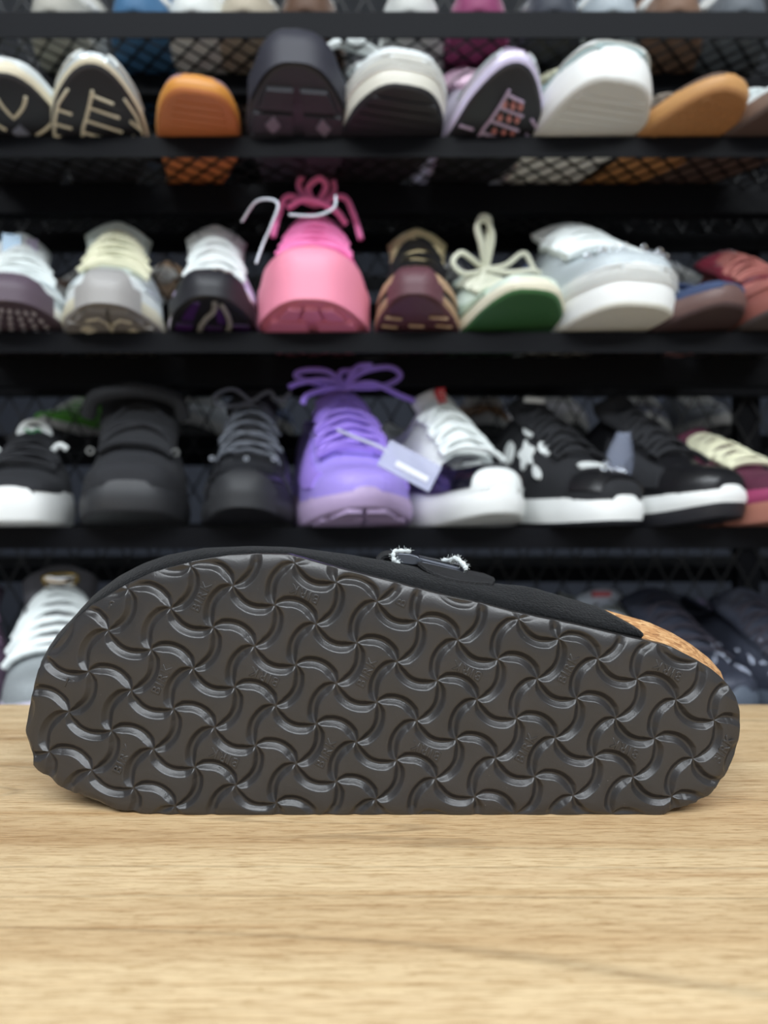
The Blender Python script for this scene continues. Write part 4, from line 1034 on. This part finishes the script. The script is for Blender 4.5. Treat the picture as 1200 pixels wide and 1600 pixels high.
for k in range(4): p = sh.U(.09, PI / 2 - .35 + k * .18, .002); g.tube([p + Vector((.0022 * math.cos(a), -.001, .0022 * math.sin(a))) for a in lin(0, 2 * PI, 9)], .0007, 4)
g.build('stud', mat('bright_metal', (1, 1, 1, 1)), t)

sh = Shoe(ov=.055, W=.100, H=.098, sp=.012, st=.030, sth=.030, blunt=.35)
t = make_shoe('court_sneaker', 'plain black sneaker with a white sidewall and black bottom on the lower row', 'shoe', at_row(1074, 'C'), R(26), sh, blackl, white_r, blackr, tongue=blackf, tongue_h=.034, tongue_w=.06, lace=blackf, lace_r=.0036, eyestay=blackf, overlay=[(.2, .5, lambda u: (.2, .8)), (.2, .5, lambda u: (PI - .8, PI - .2))], overlay_m=bsuede, out_t=.013)
pur = mat('plum_suede', S(88, 36, 58), .8, bump=.3, bscale=600)
sh = Shoe(ov=.055, W=.100, H=.062, sp=.010, st=.034, sth=.034, blunt=.3)
t = make_shoe('suede_sneaker', 'plum suede shoe with cream laces and a brown sole at the lower row right end', 'shoe', at_row(1192, 'C'), R(16), sh, pur, mat('raspberry_foam', S(150, 56, 96), .6), mat('clay_rubber', S(170, 112, 96), .6), tongue=pur, tongue_h=.026, lace=cream_l, lace_r=.0042, out_t=.019)

# clear bag leaning between two shoes of row C
bag = thing('plastic_bag', 'crumpled clear plastic bag standing between the two black white soled sneakers', 'bag', tuple(P(955, 800, .77)))
g = Geo(); b0 = P(955, 800, .77); rr = random.Random(8)
rows = []
for j in range(8):
    v = j / 7; row = []
    for k in range(14):
        a = 2 * PI * k / 14; rx = .026 * (1 - .72 * v ** 1.4) ; ry = .012 * (1 - .5 * v)
        row.append(Vector((rx * math.cos(a) + .012 * v + rr.uniform(-.0016, .0016), ry * math.sin(a) + rr.uniform(-.002, .002), .001 + .082 * v + rr.uniform(-.001, .001))))
    rows.append(row)
g.grid(rows, closed_u=True); g.build('bag_film', mat('clear_film', S(150, 158, 180), .12, alpha=.35, spec=.8), bag, sharp=25)

# ---- row D (lowest, partly behind the clog) ----------------
sh = Shoe(W=.10, H=.090, sp=.02)
t = make_shoe('running_shoe', 'dusky purple shoe on the lowest shelf at the left picture edge', 'shoe', at_row(-62, 'D'), R(24), sh, mat('dusky_purple_fabric', S(92, 72, 92), .8, bump=.4, bscale=600), mauve_r, mauve_r, tongue=mat('dusky_purple_fabric', (1, 1, 1, 1)), lace=mat('dusky_lace', S(110, 88, 110), .8))
sh = Shoe(W=.112, H=.094, sp=.02, st=.022)
t = make_shoe('running_shoe', 'grey knit shoe with thick white laces and a shiny gold rimmed tongue badge', 'shoe', at_row(80, 'D'), R(20), sh, mat('speckled_grey_knit', S(160, 166, 168), .8, bump=.6, bscale=900, vary=.3), mat('lilac_white_rubber', S(200, 196, 212), .6), white_r, tongue=mat('dark_mesh_tongue', S(84, 82, 86), .7), tongue_h=.05, tongue_w=.07, lace=white_lc, lace_r=.0052, lace_n=8, lace_jit=.002, lace_spread=.62)
tp = Vector(sh.tongue_top)
g = Geo(); n = 18; ol = [Vector((.018 * math.cos(a), -.011, -.012 + (.004 if math.sin(a) > 0 else .014) * math.sin(a))) + tp for a in lin(0, 2 * PI, n + 1)[:-1]]
c0 = len(g.v); g.v += [*ol, tp + Vector((0, -.0145, -.014))]; g.f += [(k, (k + 1) % n, n) for k in range(n)]
g.build('tongue_badge', mat('mirror_silver', S(210, 206, 198), .12, 1.0), t)
Geo().tube(ol + [ol[0]], .0014, 6).build('badge_rim', mat('gold_rim', S(190, 156, 74), .25, .9), t)
sh = Shoe(W=.092, H=.074, sp=.02, st=.020)
t = make_shoe('running_shoe', 'grey olive shoe with a faint red mark, seen above the heel of the clog', 'shoe', at_row(985, 'D', .79), R(6), sh, mat('grey_olive_leather', S(176, 178, 166), .5), mat('grey_mid_rubber', S(130, 130, 140), .6), darkgrey, tongue=mat('pale_grey_leather', S(206, 212, 220), .4), tongue_h=.034, tongue_w=.058, lace=mat('grey_lace', S(120, 122, 118), .8))
tp = Vector(sh.tongue_top); g = Geo(); g.box((-.016, -.011, -.008), (.006, -.006, -.002), Matrix.Translation(tp)); g.build('tongue_print', mat('faded_red', S(190, 90, 96), .6), t)
stud = mat('clear_crystal', S(150, 156, 170), .08, .9); irid = mat('iridescent_dark_fabric', S(62, 66, 80), .5, .2, bump=.7, bscale=500, vary=.3)
for cx, lab, sd_ in ((1088, 'dark trainer with crystal studs beside the heel of the clog', 4), (1240, 'dark trainer with crystal studs, cut off by the right picture edge', 9)):
    sh = Shoe(W=.108, H=.080, sp=.02, st=.024)
    t = make_shoe('studded_trainer', lab, 'shoe', at_row(cx, 'D', .775), R(14), sh, irid, mat('blue_grey_rubber', S(84, 92, 104), .5), darkgrey, tongue=irid, tongue_h=.024, tongue_w=.07, lace=mat('dark_lace', S(48, 44, 54), .8), group=None)
    g = Geo(); rr = random.Random(sd_)
    for k in range(60):
        p = sh.U(rr.uniform(.12, .5), rr.uniform(.5, 2.7), .0015); s_ = rr.uniform(.0016, .0026)
        g.tube([p + Vector((s_ * math.cos(a), -.001, s_ * math.sin(a))) for a in lin(0, 2 * PI, 8)], .0005, 4)
    g.build('crystal_studs', stud, t)

# ============================================================ SHOES ON THE REAR RACK (heels towards the viewer)
rear = [ # px, row, colour, category words, W, H
 (215, 'U', S(60, 96, 132), 'blue', .10, .085), (325, 'U', S(120, 122, 130), 'pale grey', .10, .08), (400, 'U', S(96, 74, 62), 'brown', .10, .075),
 (720, 'U', S(140, 70, 104), 'raspberry pink', .10, .09), (880, 'U', S(70, 76, 86), 'slate grey', .11, .085), (985, 'U', S(176, 182, 186), 'white', .10, .08), (1090, 'U', S(84, 88, 96), 'mid grey', .10, .08),
 (90, 'A', S(104, 84, 72), 'umber brown', .10, .08), (200, 'A', S(150, 120, 90), 'sand brown', .10, .075), (320, 'A', S(150, 154, 166), 'light grey', .10, .075), (700, 'A', S(90, 92, 100), 'dim grey', .10, .08),
 (850, 'A', S(70, 96, 150), 'blue and grey', .10, .08), (980, 'A', S(206, 208, 208), 'white', .10, .085), (1110, 'A', S(190, 194, 198), 'off white', .10, .075),
 (70, 'B', S(86, 160, 50), 'bright green', .09, .06), (215, 'B', S(150, 90, 104), 'dusky pink', .09, .07), (290, 'B', S(198, 204, 200), 'white', .10, .075), (410, 'B', S(80, 96, 130), 'steel blue', .10, .07), (520, 'B', S(140, 140, 136), 'stone grey', .10, .07),
 (760, 'B', S(130, 96, 64), 'camel brown', .10, .07), (890, 'B', S(222, 222, 226), 'bright white', .10, .075), (1010, 'B', S(110, 112, 124), 'smoke grey', .10, .07), (1130, 'B', S(130, 134, 140), 'ash grey', .09, .07),
 (60, 'D', S(150, 156, 166), 'pale blue grey', .10, .08), (190, 'D', S(150, 116, 140), 'dusty lilac', .10, .085), (300, 'D', S(78, 92, 58), 'olive green', .10, .08), (760, 'D', S(168, 170, 166), 'chalky grey', .11, .09), (900, 'D', S(74, 76, 84), 'dark grey', .10, .08), (1040, 'D', S(110, 116, 130), 'bluish grey', .11, .09), (1150, 'D', S(96, 84, 116), 'greyish purple', .10, .08)]
RN = dict(U='behind the mesh, above the top row', A='behind the mesh, above the middle row', B='behind the mesh, above the lower row', D='behind the mesh, below the lower row')
wls = mat('off_white_rubber', S(196, 196, 192), .6)
protos = {}
ry = RY - .245
for cx, row, col, word, W, H in rear:
    z = RROW[row]; kind = 'low' if H < .078 else 'high'
    um = mat('rear_' + word.replace(' ', '_'), col, .75, bump=.3, bscale=500)
    x = (cx - 600) / F * (ry + .03)
    lab = 'dim ' + word + ' shoe standing ' + RN[row]
    if kind not in protos:
        sh = Shoe(W=.1, H=H, ov=.0, L=.27, st=.024)
        t = make_shoe('low_sneaker' if kind == 'low' else 'high_sneaker', lab, 'shoe', (x, ry, z), 0, sh, um, wls, darkgrey, simple=True, tongue=um, tongue_h=.03, lace=wls, lace_n=5, lace_r=.003, group='shoes on the rear rack')
        protos[kind] = t
    else:
        p0 = protos[kind]; t = p0.copy(); C.objects.link(t); t['label'] = lab; t.location = (x, ry, z)
        for ch in p0.children:
            c = ch.copy(); C.objects.link(c); c.parent = t
            if ch.name.split('.')[0] in ('upper', 'tongue'):
                c.data = ch.data.copy(); c.data.materials[0] = um
    t.rotation_euler = (0, 0, random.uniform(-.12, .12)); s_ = W / .1; t.scale = (s_, 1, H / (.075 if kind == 'low' else .085))
    t.location = (x, ry + .02, z)

# shoes on the topmost shelf, seen through its mesh and just over its lip
top_row = [(216, S(64, 108, 146), 'blue'), (306, S(226, 230, 226), 'white'), (385, S(186, 176, 156), 'cream'), (480, S(96, 70, 54), 'chestnut brown'), (640, S(206, 208, 204), 'pale grey'), (745, S(142, 62, 104), 'raspberry'),
           (860, S(60, 64, 74), 'charcoal'), (950, S(172, 182, 188), 'silver grey'), (1050, S(124, 96, 78), 'hazel brown'), (1150, S(100, 106, 112), 'stone grey'), (90, S(176, 174, 164), 'ivory')]
for cx, col, word in top_row:
    p0 = protos['low']; t = p0.copy(); C.objects.link(t); t['label'] = word + ' shoe on the topmost shelf, its sole seen through the shelf mesh'
    t['group'] = 'shoes on the topmost shelf'; um = mat('top_' + word.replace(' ', '_'), col, .6, bump=.3, bscale=500)
    for ch in p0.children:
        c = ch.copy(); C.objects.link(c); c.parent = t
        if ch.name.split('.')[0] in ('upper', 'tongue', 'outsole', 'midsole'):
            c.data = ch.data.copy(); c.data.materials[0] = um
    t.location = ((cx - 600) / F * .78, .762, ROWZ['T'] + .0002); t.rotation_euler = (0, 0, -.3 * (cx - 600) / F); t.scale = (.78, .86, 1)
